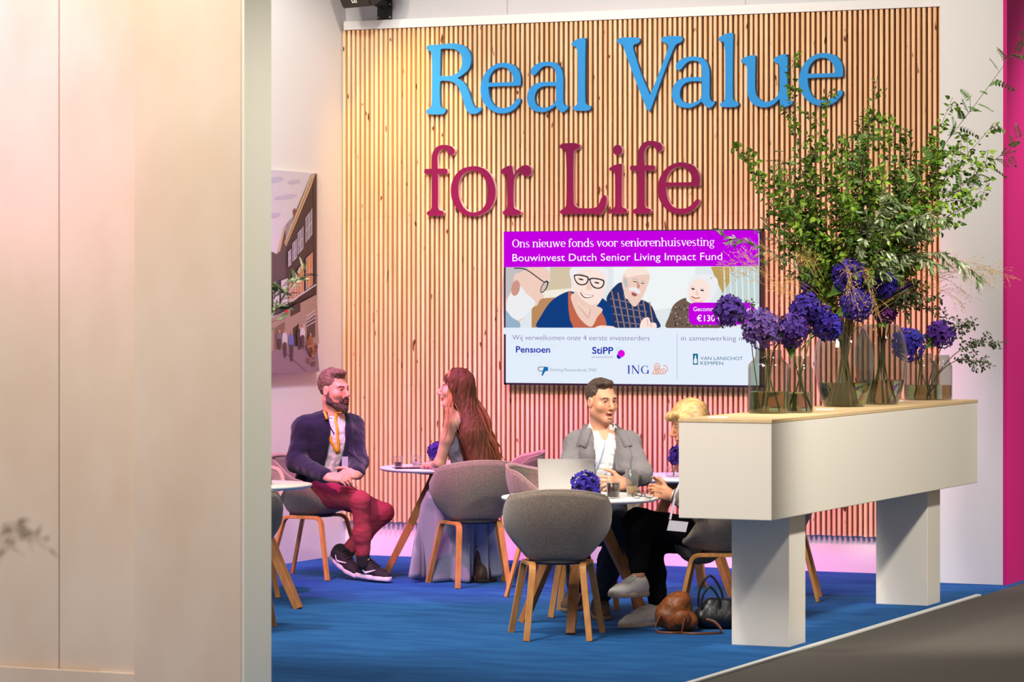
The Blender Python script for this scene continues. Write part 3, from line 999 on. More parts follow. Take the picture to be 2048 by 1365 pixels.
# ------------------------------------------------------------------ wall loudspeaker at the top edge
spb = on_v(757, 20, 19.93)
SPB = (spb.x, 19.93, 3.80)
spk = thing('wall_loudspeaker', 'black loudspeaker on a wall bracket above the slats at upper left', 'loudspeaker', SPB)
blk = mat('speaker_black', (34, 32, 33), 0.55)
gr = mat('speaker_grille', (62, 54, 44), 0.5, metal=0.3, noise=(260, (24, 20, 16), (1, 1, 1)))
M = Matrix.Translation(on_v(732, -24, 19.55)) @ Matrix.Rotation(math.radians(-20), 4, 'Z') @ Matrix.Rotation(math.radians(28), 4, 'X')
b = MB()
prof = [(-.15, -.13), (.15, -.13), (.115, .15), (-.115, .15)]
vs = [M @ Vector((x, y, z)) for z in (-.09, .33) for x, y in prof]
b.add(vs, [(3, 2, 1, 0), (4, 5, 6, 7), (0, 1, 5, 4), (1, 2, 6, 5), (2, 3, 7, 6), (3, 0, 4, 7)])
bevel(b.build('cabinet', blk, spk, base=SPB), 0.012, 3)
bevel(MB().box((-.135, -.146, -.075), (.135, -.128, .315), M=M).build('grille', gr, spk, base=SPB), 0.006)
lgm = mat('speaker_mark', (235, 230, 215), 0.4)
b = MB()
for lo, hi in (((-.022, -.001), (-.015, .03)), ((-.022, -.001), (-.002, .006)), ((.004, -.001), (.009, .026)), ((.004, -.001), (.024, .004)), ((.004, .021), (.024, .026)), ((.02, -.001), (.025, .026)), ((-.002, .01), (.012, .014))):
    b.box((lo[0], -.1475, lo[1] - .045), (hi[0], -.1455, hi[1] - .045), M=M)
b.build('emblem', lgm, spk, base=SPB)
pl0, pl1 = on_v(755, 42, 19.925), on_v(784, 42, 19.925)
b = MB().box((pl0.x, 19.918, 3.757), (pl1.x, 19.931, 4.2))
bevel(b.build('wall_plate', blk, spk, base=SPB), 0.003)
b = MB()
b.sweep([(pl0.x + .06, 19.92, 3.86), (pl0.x + .02, 19.72, 3.90), tuple(M @ Vector((0, .1, -.06)))], .07, .05, (1, 0, 0))
b.sweep([(pl0.x + .06, 19.92, 4.05), (pl0.x + .02, 19.72, 3.98), tuple(M @ Vector((0, .1, .1)))], .05, .04, (1, 0, 0))
bevel(b.build('bracket_arm', blk, spk, base=SPB), 0.006)
for x in (pl0.x + .012, pl1.x - .012):
    for z in (3.775, 3.865):
        MB().lathe([(0, -.004), (.005, -.004), (.005, .004), (0, .004)], 8, (x, 19.916, z)).build('screw', lgm, spk, base=SPB)

# ================================================================== FURNITURE
for _o in [_fo]:
    bpy.data.objects.remove(_o)
felt = mat('chair_felt', (146, 130, 116), 0.95, spec=0.1, noise=(140, (116, 103, 92), (1, 1, 1)), bump=(420, 0.4, (1, 1, 1)), sheen=0.3)
felt_olive = mat('chair_felt_olive', (116, 108, 92), 0.95, spec=0.1, noise=(140, (92, 85, 72), (1, 1, 1)), bump=(420, 0.4, (1, 1, 1)), sheen=0.3)
piping_m = mat('chair_piping', (160, 144, 128), 0.9)
shell_under = mat('chair_underside', (52, 50, 56), 0.7)
oak = mat('oak', (206, 146, 84), 0.5, spec=0.3, noise=(6, (184, 124, 66), (6, 6, 1)))
oak_dark = mat('oak_stained', (176, 118, 70), 0.5, spec=0.3, noise=(6, (158, 102, 58), (6, 6, 1)))
top_white = mat('table_laminate', (236, 232, 228), 0.45)
dark_metal = mat('dark_metal', (50, 46, 48), 0.4, metal=0.6)


def sstep(a, b, x):
    t = min(max((x - a) / (b - a), 0), 1)
    return t * t * (3 - 2 * t)


def rim(phi):
    """phi 0 at the middle of the back, +-pi at the middle of the front"""
    a = abs(phi)
    s, cc = math.sin(phi), math.cos(phi)
    x = 0.288 * math.copysign(abs(s) ** 0.74, s)
    if a > PI / 2:
        x *= 1 - 0.2 * sstep(PI / 2, PI, a)
    y = -0.265 * cc if cc > 0 else -0.245 * cc
    z = 0.79 - 0.035 * sstep(0, 1.1, a) - 0.12 * sstep(0.9, 1.75, a) - 0.165 * sstep(1.75, 2.55, a)
    return Vector((x, y, z))


def shell_pt(phi, t):
    r = rim(phi)
    back = 0.02
    cx, cy, cz = 0, 0.0, 0.412
    if t < 0.3:
        h, v = 0.56 * t / 0.3, 0.015 * (t / 0.3) ** 2
    else:
        v = (t - 0.3) / 0.7
        h = 0.56 + 0.44 * math.sin(min(v / 0.92, 1) * PI / 2) ** 1.1
        v = 0.015 + 0.985 * v
    return Vector((cx + (r.x - cx) * h, cy + (r.y - cy) * h, cz + (r.z - cz) * v))


def make_chair(felt_m):
    t = thing('shell_chair', '', 'chair')
    NP, NT = 56, 18
    outer, inner = [], []
    for j in range(NT + 1):
        for i in range(NP):
            phi = -PI + 2 * PI * (i + .5) / NP
            p = shell_pt(phi, max(j / NT, .01))
            cdir = Vector((-p.x, -p.y + .02, .55 - p.z + .3 * (1 - j / NT)))
            outer.append(p)
            inner.append(p + cdir.normalized() * .026)
    b = MB()
    fo, fi = [], []
    for j in range(NT):
        for i in range(NP):
            a, c2 = j * NP + i, j * NP + (i + 1) % NP
            fo.append((a, c2, c2 + NP, a + NP))
            fi.append((a + NP, c2 + NP, c2, a))
    b.add(outer + [shell_pt(0, 0)], fo + [((i + 1) % NP, i, len(outer)) for i in range(NP)])
    n = len(outer) + 1
    b.add(inner + [shell_pt(0, 0) + Vector((0, 0, .026))], fi + [(i, (i + 1) % NP, len(inner)) for i in range(NP)])
    b.f += [(NT * NP + i, NT * NP + (i + 1) % NP, n + NT * NP + (i + 1) % NP, n + NT * NP + i) for i in range(NP)]
    b.m += [0] * NP
    b.build('shell', felt_m, t, True)
    b = MB()
    pts = [(outer[NT * NP + i] + inner[NT * NP + i]) / 2 + Vector((0, 0, .004)) for i in range(NP)]
    vs, fs = [], []
    m = 8
    for i, p in enumerate(pts):
        d = (inner[NT * NP + i] - outer[NT * NP + i]).normalized()
        up = Vector((0, 0, 1))
        for k in range(m):
            q = 2 * PI * k / m
            vs.append(p + d * math.cos(q) * .0155 + up * math.sin(q) * .008)
    for i in range(NP):
        for k in range(m):
            fs.append((i * m + k, i * m + (k + 1) % m, ((i + 1) % NP) * m + (k + 1) % m, ((i + 1) % NP) * m + k))
    b.add(vs, fs)
    b.build('piping', piping_m, t, True)['label'] = 'paler piping along the rim'
    b = MB().lathe([(0, .392), (.135, .392), (.15, .402), (.15, .416), (0, .416)], 24)
    b.build('seat_support', shell_under, t)
    for sx in (-1, 1):
        F, R = Vector((sx * .245, .235, 0)), Vector((sx * .165, -.235, 0))
        FT, RT = Vector((sx * .175, .15, .394)), Vector((sx * .13, -.135, .394))
        mid = (FT + RT) / 2
        side = (FT - RT).cross(Vector((0, 0, 1)))
        for foot, top in ((F, FT), (R, RT)):
            leg_dir = (foot - top).normalized()
            bar_dir = (mid - top).normalized()
            pts = [foot + Vector((0, 0, 0))]
            for q in (.35, .7):
                pts.append(foot.lerp(top, q))
            e0, e1 = top + leg_dir * .045, top + bar_dir * .045
            for k in range(6):
                q = k / 5
                pts.append(e0 * (1 - q) ** 2 + top * (2 * q * (1 - q)) + e1 * q * q)
            pts.append(mid)
            b = MB().sweep(pts, [.032, .033, .035] + [.036] * 7, .021, side)
            bevel(b.build('leg', oak, t), .003)
    return t


def rot_of(fx, fd):
    """heading whose local +Y points along (right fx, depth fd) of the view"""
    w = cv(fx, fd)
    return math.atan2(-w.x, w.y)


CHAIRS = 'grey shell chairs around the round tables'
chair_proto = make_chair(felt)


def put_chair(xc, d, fx, fd, label, first=False):
    p = W(xc, d, 0)
    if first:
        chair_proto.location = p
        chair_proto.rotation_euler = (0, 0, rot_of(fx, fd))
        chair_proto['label'] = label
        chair_proto['group'] = CHAIRS
        return chair_proto
    return dup(chair_proto, p, rot_of(fx, fd), label, CHAIRS)


put_chair(.240, 16.77, 0, 1, 'empty grey shell chair in front of the laptop table, its back to the viewer', True)
put_chair(-1.29, 20.51, CT, -ST, 'grey shell chair that the bearded man in the dark blazer sits in')
put_chair(-.235, 19.89, -.25, .97, 'grey shell chair of the long-haired woman, its back to the viewer')
put_chair(-.05, 20.98, -1, -.1, 'empty grey shell chair at the far side of the long-haired woman, against the slats')
put_chair(.235, 19.18, .95, -.25, 'empty grey shell chair between the long-haired woman and the open laptop')
put_chair(.45, 18.04, .05, -1, 'grey shell chair under the man in the grey blazer')
put_chair(1.15, 17.42, -1, .12, 'grey shell chair under the blonde woman behind the white counter')
put_chair(1.60, 18.95, -1, .15, 'grey shell chair seen past the right side of the nearer counter leg')
put_chair(-1.66, 19.22, .05, -1, 'grey shell chair at the table cut off by the partition, beyond its white top')
put_chair(-1.52, 17.05, -.1, 1, 'chair almost hidden by the partition, only one wooden leg showing')


def make_table():
    t = thing('round_table', '', 'table')
    b = MB().lathe([(0, .69), (.405, .69), (.425, .695), (.434, .703), (.434, .711), (.43, .714), (0, .714)], 64)
    b.build('tabletop', top_white, t, True)
    bevel(MB().lathe([(0, .672), (.2, .672), (.22, .69), (0, .69)], 32).build('under_plate', dark_metal, t), .002)
    for a in (180, 300, 60):
        q = math.radians(a)
        d = Vector((math.cos(q), math.sin(q), 0))
        side = Vector((-d.y, d.x, 0))
        b = MB().sweep([d * .405, d * .07 + Vector((0, 0, .672))], [.05, .058], [.04, .062], side)
        bevel(b.build('leg', oak_dark, t), .004)
    return t


table_proto = make_table()


def put_table(xc, d, rot, label, first=False):
    p = W(xc, d, 0)
    if first:
        table_proto.location = p
        table_proto.rotation_euler = (0, 0, TH + rot)
        table_proto['label'] = label
        table_proto['group'] = 'round white tables'
        return table_proto
    return dup(table_proto, p, TH + rot, label, 'round white tables')


put_table(.376, 17.30, math.radians(-39), 'round white table carrying the laptop and the drinks', True)
put_table(-.42, 20.45, 0, 'round white table between the bearded man and the long-haired woman')
put_table(1.06, 19.35, math.radians(12), 'round white table behind the counter, by the slats')
put_table(-1.60, 18.5, math.radians(-25 + 60), 'round white table cut off by the foreground partition')

# ------------------------------------------------------------------ counter
CB = (-5.5, 16.8, 0)
counter = thing('display_counter', 'long white counter on two square legs with flower vases on it', 'counter', CB)
cpaint = mat('counter_paint', (236, 228, 214), 0.6, spec=0.25)
ply = mat('plywood', (226, 196, 150), 0.55, spec=0.3, noise=(3, (212, 178, 128), (4, 30, 4)))
plye = mat('plywood_edge', (202, 160, 112), 0.6)
bevel(MB().box((-5.745, 14.92, .683), (-5.25, 18.66, 1.168)).build('body', cpaint, counter, base=CB), .004)
o = MB().box((-5.747, 14.917, 1.168), (-5.248, 18.663, 1.186)).build('worktop', ply, counter, base=CB)
o['label'] = 'pale plywood top'
bevel(o, .0015)
for v0 in (15.42, 17.88):
    bevel(MB().box((-5.645, v0, 0), (-5.33, v0 + .255, .685)).build('leg', cpaint, counter, base=CB), .003)
CZ = 1.186

# ================================================================== smooth solid modelling for figures
def nvec(v):
    v = np.asarray(v, float)
    return v / (np.linalg.norm(v) + 1e-12)


class Vol:
    """signed-distance volume: tapered limbs, ellipsoids and boxes melted together, then meshed as one surface"""

    def __init__(s, h=.005):
        s.h, s.ops = h, []

    def cone(s, a, b, ra, rb, k=.02, flat=None, amt=1.0, sub=False):
        a, b = np.array(a, float), np.array(b, float)
        r = max(ra, rb) + k
        s.ops.append(('cone', (a, b, ra, rb, None if flat is None else nvec(flat), amt), np.minimum(a, b) - r, np.maximum(a, b) + r, k, sub))
        return s

    def chain(s, pts, rs, k=.02, flat=None, amt=1.0, sub=False):
        for i in range(len(pts) - 1):
            s.cone(pts[i], pts[i + 1], rs[i], rs[i + 1], k, flat, amt, sub)
        return s

    def ell(s, c, r, R=None, k=.02, sub=False):
        c, r = np.array(c, float), np.array(r, float)
        R = np.eye(3) if R is None else np.asarray(R, float)     # columns are the local axes
        e = np.abs(R) @ r + k
        s.ops.append(('ell', (c, r, R), c - e, c + e, k, sub))
        return s

    def box(s, c, half, R=None, rad=.01, k=.01, sub=False):
        c, half = np.array(c, float), np.array(half, float)
        R = np.eye(3) if R is None else np.asarray(R, float)
        e = np.abs(R) @ half + k
        s.ops.append(('box', (c, half, R, rad), c - e, c + e, k, sub))
        return s

    def grid(s):
        h = s.h
        lo = np.min([o[2] for o in s.ops if not o[5]], axis=0) - 3 * h
        hi = np.max([o[3] for o in s.ops if not o[5]], axis=0) + 3 * h
        n = np.ceil((hi - lo) / h).astype(int) + 1
        F = np.full(n, .25, np.float32)
        for kind, par, l, u, k, sub in s.ops:
            i0 = np.clip(np.floor((l - lo) / h).astype(int) - 2, 0, n)
            i1 = np.clip(np.ceil((u - lo) / h).astype(int) + 3, 0, n)
            if np.any(i1 <= i0):
                continue
            ax = [(lo[q] + h * np.arange(i0[q], i1[q])).astype(np.float32) for q in range(3)]
            X, Y, Z = ax[0][:, None, None], ax[1][None, :, None], ax[2][None, None, :]
            if kind == 'cone':
                a, b, ra, rb, fl, amt = par
                ba = b - a
                L2 = float(ba @ ba) + 1e-12
                t = np.clip(((X - a[0]) * ba[0] + (Y - a[1]) * ba[1] + (Z - a[2]) * ba[2]) / L2, 0, 1)
                dx, dy, dz = X - a[0] - t * ba[0], Y - a[1] - t * ba[1], Z - a[2] - t * ba[2]
                q2 = dx * dx + dy * dy + dz * dz
                if fl is not None:
                    dn = dx * fl[0] + dy * fl[1] + dz * fl[2]
                    q2 = q2 + dn * dn * (amt * amt - 1)
                D = np.sqrt(q2) - (ra + (rb - ra) * t)
            else:
                c, r, R = par[0], par[1], par[2]
                px, py, pz = X - c[0], Y - c[1], Z - c[2]
                l0 = px * R[0, 0] + py * R[1, 0] + pz * R[2, 0]
                l1 = px * R[0, 1] + py * R[1, 1] + pz * R[2, 1]
                l2 = px * R[0, 2] + py * R[1, 2] + pz * R[2, 2]
                if kind == 'ell':
                    k0 = np.sqrt((l0 / r[0])**2 + (l1 / r[1])**2 + (l2 / r[2])**2)
                    k1 = np.sqrt((l0 / r[0]**2)**2 + (l1 / r[1]**2)**2 + (l2 / r[2]**2)**2) + 1e-9
                    D = k0 * (k0 - 1) / k1
                else:
                    rad = par[3]
                    q0, q1, q2 = np.abs(l0) - r[0] + rad, np.abs(l1) - r[1] + rad, np.abs(l2) - r[2] + rad
                    D = np.sqrt(np.maximum(q0, 0)**2 + np.maximum(q1, 0)**2 + np.maximum(q2, 0)**2) + np.minimum(np.maximum(q0, np.maximum(q1, q2)), 0) - rad
            sl = tuple(slice(i0[q], i1[q]) for q in range(3))
            A = F[sl]
            if sub:
                D = -D
                hh = np.maximum(k - np.abs(A - D), 0) / k
                F[sl] = np.maximum(A, D) + hh * hh * k * .25
            else:
                hh = np.maximum(k - np.abs(A - D), 0) / k
                F[sl] = np.minimum(A, D) - hh * hh * k * .25
        return F, lo

    def mesh(s):
        F, lo = s.grid()
        return nets(F, lo, s.h)


def nets(F, lo, h):
    S = F < 0
    nx, ny, nz = F.shape
    cnt = np.zeros((nx - 1, ny - 1, nz - 1), np.uint8)
    offs = [(a, b, c) for a in (0, 1) for b in (0, 1) for c in (0, 1)]
    for a, b, c in offs:
        cnt += S[a:nx - 1 + a, b:ny - 1 + b, c:nz - 1 + c]
    idx = np.argwhere((cnt > 0) & (cnt < 8))
    ids = np.full(cnt.shape, -1, np.int32)
    ids[tuple(idx.T)] = np.arange(len(idx))
    pos = np.zeros((len(idx), 3))
    num = np.zeros(len(idx))
    for a, b, c in offs:
        for ax in range(3):
            o = [a, b, c]
            if o[ax]:
                continue
            o2 = list(o)
            o2[ax] = 1
            f0 = F[idx[:, 0] + o[0], idx[:, 1] + o[1], idx[:, 2] + o[2]]
            f1 = F[idx[:, 0] + o2[0], idx[:, 1] + o2[1], idx[:, 2] + o2[2]]
            m = (f0 < 0) != (f1 < 0)
            t = np.where(m, f0 / np.where(m, f0 - f1, 1), 0)
            p = np.tile(np.array(o, float), (len(idx), 1))
            p[:, ax] = t
            pos += p * m[:, None]
            num += m
    V = lo + h * (idx + pos / num[:, None])
    quads = []
    for ax in range(3):
        sl0, sl1 = [slice(None)] * 3, [slice(None)] * 3
        sl0[ax], sl1[ax] = slice(0, -1), slice(1, None)
        D = S[tuple(sl0)] != S[tuple(sl1)]
        e = np.argwhere(D)
        u, w = (ax + 1) % 3, (ax + 2) % 3
        ok = (e[:, u] > 0) & (e[:, w] > 0) & (e[:, u] < F.shape[u] - 1) & (e[:, w] < F.shape[w] - 1)
        e = e[ok]
        neg = S[tuple(e.T)]

        def g(du, dw):
            q = e.copy()
            q[:, u] += du
            q[:, w] += dw
            return ids[tuple(q.T)]
        Q = np.stack([g(-1, -1), g(0, -1), g(0, 0), g(-1, 0)], 1)
        Q[~neg] = Q[~neg][:, ::-1]
        quads.append(Q)
    return V, np.concatenate(quads)


def vnormals(V, Q):
    n = np.cross(V[Q[:, 2]] - V[Q[:, 0]], V[Q[:, 3]] - V[Q[:, 1]])
    N = np.zeros_like(V)
    for k in range(4):
        for c in range(3):
            N[:, c] += np.bincount(Q[:, k], n[:, c], len(V))
    return N / (np.linalg.norm(N, axis=1)[:, None] + 1e-12)


def relax(V, Q, it=1, f=.5):
    for _ in range(it):
        A = np.zeros_like(V)
        cn = np.zeros(len(V))
        for k in range(4):
            j = Q[:, (k + 1) % 4]
            cn += np.bincount(Q[:, k], minlength=len(V))
            for c in range(3):
                A[:, c] += np.bincount(Q[:, k], V[j, c], len(V))
        V = V * (1 - f) + f * A / np.maximum(cn, 1)[:, None]
    return V


def wobble(V, scale, seed=0, stretch=(1, 1, 1)):
    """smooth pseudo noise in -1..1 from a few rotated sines"""
    r = np.random.default_rng(seed)
    out = np.zeros(len(V))
    P = V * np.array(stretch) * scale
    for o in range(7):
        d = nvec(r.normal(size=3)) * (1 + .35 * o)
        out += np.sin(P @ d * 2 * PI + r.uniform(0, 6.28) + 1.6 * np.sin(P @ nvec(r.normal(size=3)) * 3)) / (1 + .25 * o)
    return out / 3.2


def raw_mesh(name, V, Q, m, parent=None, base=(0, 0, 0), color=None, smooth=True):
    me = bpy.data.meshes.new(name)
    V = np.asarray(V, float) - np.array(base, float)
    n, k = Q.shape
    me.vertices.add(len(V))
    me.vertices.foreach_set('co', V.astype(np.float32).ravel())
    me.loops.add(n * k)
    me.loops.foreach_set('vertex_index', Q.astype(np.int32).ravel())
    me.polygons.add(n)
    me.polygons.foreach_set('loop_start', np.arange(0, n * k, k, dtype=np.int32))
    if smooth:
        me.polygons.foreach_set('use_smooth', np.ones(n, bool))
    me.update(calc_edges=True)
    if color is not None:
        at_ = me.color_attributes.new('tint', 'FLOAT_COLOR', 'POINT')
        at_.data.foreach_set('color', np.concatenate([color, np.ones((len(color), 1))], 1).astype(np.float32).ravel())
    o = link(name, me, m, parent)
    if parent is None:
        o.location = base
    return o


def cloth(name, vol, m, parent, base, amp=.004, scale=14, seed=1, stretch=(1, 1, 1), it=1, fine=.35):
    V, Q = vol.mesh()
    V = relax(V, Q, it)
    if amp:
        N = vnormals(V, Q)
        w = wobble(V, scale, seed, stretch)
        w = np.sign(w) * np.abs(w) ** .8
        V = V + N * (amp * w + amp * fine * wobble(V, scale * 2.6, seed + 5, stretch))[:, None]
    return raw_mesh(name, V, Q, m, parent, base)

# ================================================================== PEOPLE
A = lambda px, py, d: np.array(at(px, py, d))
CV = lambda x, y, z=0.0: np.array(cv(x, y, z))
skin_m = mat('skin', (226, 170, 140), 0.5, spec=0.35, attr='tint', bump=(300, 0.05, (1, 1, 1)))
eye_w, eye_d = mat('eye_white', (196, 182, 172), 0.3), mat('eye_iris', (60, 52, 48), 0.2)


def frame(fwd, up=(0, 0, 1)):
    """columns: right, forward, up"""
    f = nvec(fwd)
    u = np.array(up, float)
    r = nvec(np.cross(f, u))
    return np.stack([r, f, np.cross(r, f)], 1)


def head(vol, c, M, s=1.0, female=False, mouth=0.0, k=.012):
    """face, skull, nose, lips, ears around centre c with axes M"""
    P = lambda x, y, z: c + M @ (np.array((x, y, z)) * s)
    e = lambda p, r, k=.02, sub=False: vol.ell(P(*p), np.array(r) * s, M, k * s, sub)
    j = .9 if female else 1.0
    e((0, -.018, .042), (.075, .096, .088))
    e((0, .026, -.02), (.064 * j, .066, .092), .03)
    for x in (-1, 1):
        vol.cone(P(x * .053 * j, .0, -.058), P(x * .014, .066, -.102), .022 * s * j, .019 * s, .03 * s)
        e((x * .042, .056, -.024), (.026, .026, .024), .025)
    e((0, .070, -.104), (.024 * j, .020, .018), .02)
    if not female:
        vol.chain([P(-.046, .072, .030), P(0, .090, .026), P(.046, .072, .030)], [.009 * s] * 3, .018 * s)
    for x in (-1, 1):
        e((x * .031, .098, .006), (.018, .015, .0105), .012, True)
        vol.chain([P(x * .031 - .016, .0795, .0085), P(x * .031, .0885, .0135), P(x * .031 + .016, .0795, .0085)], [.0042 * s] * 3, .004 * s)
        vol.chain([P(x * .031 - .015, .0785, .0015), P(x * .031, .0865, -.0035), P(x * .031 + .015, .0785, .0015)], [.0038 * s] * 3, .004 * s)
    vol.cone(P(0, .088, .018), P(0, .115, -.026), .009 * s, .0125 * s, .014 * s)
    e((0, .115, -.030), (.013, .011, .010), .008)
    for x in (-1, 1):
        e((x * .012, .102, -.034), (.008, .010, .007), .007)
    e((0, .093, -.052), (.016, .010, .012), .012)
    e((0, .097, -.0625 + mouth * .3), (.023, .010, .0055), .006)
    e((0, .095, -.0735 - mouth), (.019, .010, .0065), .006)
    e((0, .104, -.068 - mouth * .4), (.022, .012, .0018 + mouth * .55), .004, True)
    for x in (-1, 1):
        e((x * .077 * (.97 if female else 1), -.008, -.004), (.009, .021, .032), .008)
        e((x * .086, -.004, -.002), (.006, .012, .02), .006, True)
    return P


def head_tint(V, c, M, s, base, lips, stubble=None, brow=(70, 46, 34)):
    """base colours of skin, lips and brows"""
    L = (V - c) @ M / s
    col = np.tile(np.array(lin(base)), (len(V), 1))

    def blend(m, rgb):
        m = np.clip(m, 0, 1)[:, None]
        col[:] = col * (1 - m) + np.array(lin(rgb)) * m
    x, y, z = L.T
    face = y > .02
    rosy = tuple(int(q * f) for q, f in zip(base, (1.0, .86, .82)))
    blend(.55 * face * np.exp(-(((np.abs(x) - .042) / .022)**2 + ((z + .028) / .02)**2)), rosy)
    blend(.6 * face * np.exp(-((x / .014)**2 + ((z + .03) / .014)**2)) * (y > .09), rosy)
    if stubble:
        blend(.45 * np.clip((y + .02) / .05, 0, 1) * np.clip((-.02 - z) / .05, 0, 1) * np.clip((z + .15) / .03, 0, 1) * (1 - np.exp(-((x / .026)**2 + ((z + .068) / .014)**2))), stubble)
    blend(1.2 * (y > .075) * np.exp(-((x / .021)**4 + ((z + .068) / .011)**4)), lips)
    blend(1.3 * (y > .05) * np.exp(-(((np.abs(x) - .032) / .017)**4 + ((z - .027 + .08 * np.abs(np.abs(x) - .03)) / .0055)**4)), brow)
    blend(.9 * (y > .05) * np.exp(-(((np.abs(x) - .031) / .017)**4 + ((z - .0135) / .004)**4)), tuple(int(q * .42) for q in base))
    return col


def eyes(parent, base, P, M, s, look=(0, 0)):
    for sx in (-1, 1):
        c = Vector(P(sx * .031, .0765, .0055)) - Vector(base)
        b = MB()
        R = Matrix(M.tolist())
        n, m = 14, 10
        vs, fs = [], []
        for i in range(m + 1):
            th = PI * i / m
            for k in range(n):
                q = 2 * PI * k / n
                vs.append(c + R @ (Vector((math.sin(th) * math.cos(q), math.cos(th), math.sin(th) * math.sin(q))) * .0118 * s))
        for i in range(m):
            for k in range(n):
                fs.append((i * n + k, i * n + (k + 1) % n, (i + 1) * n + (k + 1) % n, (i + 1) * n + k))
        b.add(vs, fs)
        o = b.build('eye', eye_w, parent, True)
        ic = c + R @ (Vector((look[0], 1, look[1])).normalized() * .0100 * s)
        b = MB()
        vs = []
        for i in range(m + 1):
            th = PI * i / m
            for k in range(n):
                q = 2 * PI * k / n
                vs.append(ic + R @ (Vector((math.sin(th) * math.cos(q) * .0064, math.cos(th) * .0026, math.sin(th) * math.sin(q) * .0064)) * s))
        b.add(vs, fs)
        b.build('iris', eye_d, o, True)


def hand(vol, w, dirn, palm, thumb, curl=(.5, .6, .4), spread=.12, tcurl=.5, s=1.0, curls=None):
    """w wrist, dirn towards the fingers, palm = way the palm looks, thumb = way the thumb side looks"""
    d = nvec(dirn)
    p = np.array(palm, float)
    p = nvec(p - d * (p @ d))
    t = np.cross(p, d)
    t = t if t @ np.array(thumb) > 0 else -t
    R = np.stack([t, d, p], 1)
    vol.box(w + d * .048 * s, np.array((.040, .050, .0135)) * s, R, .012 * s, .014 * s)
    vol.cone(w - d * .02 * s, w + d * .02 * s, .026 * s, .028 * s, .02 * s, p, 1.35)
    for i, (off, L) in enumerate(((.030, .072), (.010, .080), (-.010, .075), (-.029, .060))):
        cu = curls[i] if curls else curl
        q = w + (d * (.092 - .006 * abs(i - 1)) + t * off) * s
        ang = 0.0
        side = spread * (1.5 - i) / 1.5
        dd = nvec(d + t * side * .6)
        r = .0092 if i < 3 else .0082
        for g, f in enumerate((.45, .31, .24)):
            ang += cu[g]
            st = dd * math.cos(ang) + p * math.sin(ang)
            q2 = q + st * L * f * s
            vol.cone(q, q2, r * s, r * .9 * s, .0045)
            q, r = q2, r * .9
    q = w + (d * .030 + t * .034) * s
    st = nvec(d * .62 + t * .68 + p * .25 * tcurl)
    q2 = q + st * .042 * s
    vol.cone(w + (d * .02 + t * .018) * s, q2, .0155 * s, .0115 * s, .014 * s)
    st = nvec(d * .85 + t * .4 + p * .4 * tcurl)
    q3 = q2 + st * .032 * s
    vol.cone(q2, q3, .011 * s, .0095 * s, .006)
    st = nvec(d * .95 + t * .2 + p * .55 * tcurl)
    vol.cone(q3, q3 + st * .024 * s, .0095 * s, .0075 * s, .005)


def torso(vol, pel, nek, R, off=0.0, s=1.0, female=False, k=.06):
    """R columns right, forward, up of the trunk"""
    u = nek - pel
    L = np.linalg.norm(u)
    Rt = np.stack([R[:, 0], nvec(np.cross(nvec(u), R[:, 0])), nvec(u)], 1)
    w = .88 if female else 1.0
    f = Rt[:, 1]
    vol.ell(pel + u * .03, np.array((.168 * (1.03 if female else 1), .125, .12)) * s + off, Rt, k)
    vol.ell(pel + u * .36, np.array((.148 * w * w, .112 * w, .15)) * s + off, Rt, k)
    vol.ell(pel + u * .68 + f * .012, np.array((.168 * w, .118 * w, .15)) * s + off, Rt, k)
    vol.ell(pel + u * .86, np.array((.15 * w, .085, .075)) * s + off, Rt, k)
    return Rt


def limb(vol, pts, rs, off=0.0, k=.03):
    vol.chain(pts, [r + off for r in rs], k)


def shoe_vol(vol, ankle, heel, toe, up=(0, 0, 1), s=1.0, off=0.0, ankle_r=.043):
    d = nvec(toe - heel)
    L = np.linalg.norm(toe - heel)
    up = nvec(np.array(up, float) - d * (np.array(up, float) @ d))
    side = np.cross(d, up)
    p = lambda f, h: heel + d * L * f + up * h * s
    vol.cone(p(.13, .045), p(.40, .045), .042 * s + off, .045 * s + off, .03, side, 1.15)
    vol.cone(p(.40, .045), p(.72, .036), .045 * s + off, .043 * s + off, .03, up, 1.15)
    vol.cone(p(.72, .034), p(.90, .028), .044 * s + off, .032 * s + off, .03, up, 1.25)
    vol.cone(ankle, p(.24, .06), ankle_r + off, .046 * s + off, .03)
    vol.cone(p(.22, .085), p(.5, .06), .04 * s + off, .036 * s + off, .03)
    return d, up, side, L


def cut_below(vol, heel, toe, up, depth=0.0):
    d = nvec(toe - heel)
    up = nvec(np.array(up, float) - d * (np.array(up, float) @ d))
    side = np.cross(d, up)
    c = (heel + toe) / 2 + up * (depth - .15)
    vol.box(c, (.15, .3, .15), np.stack([side, d, up], 1), .002, .004, True)


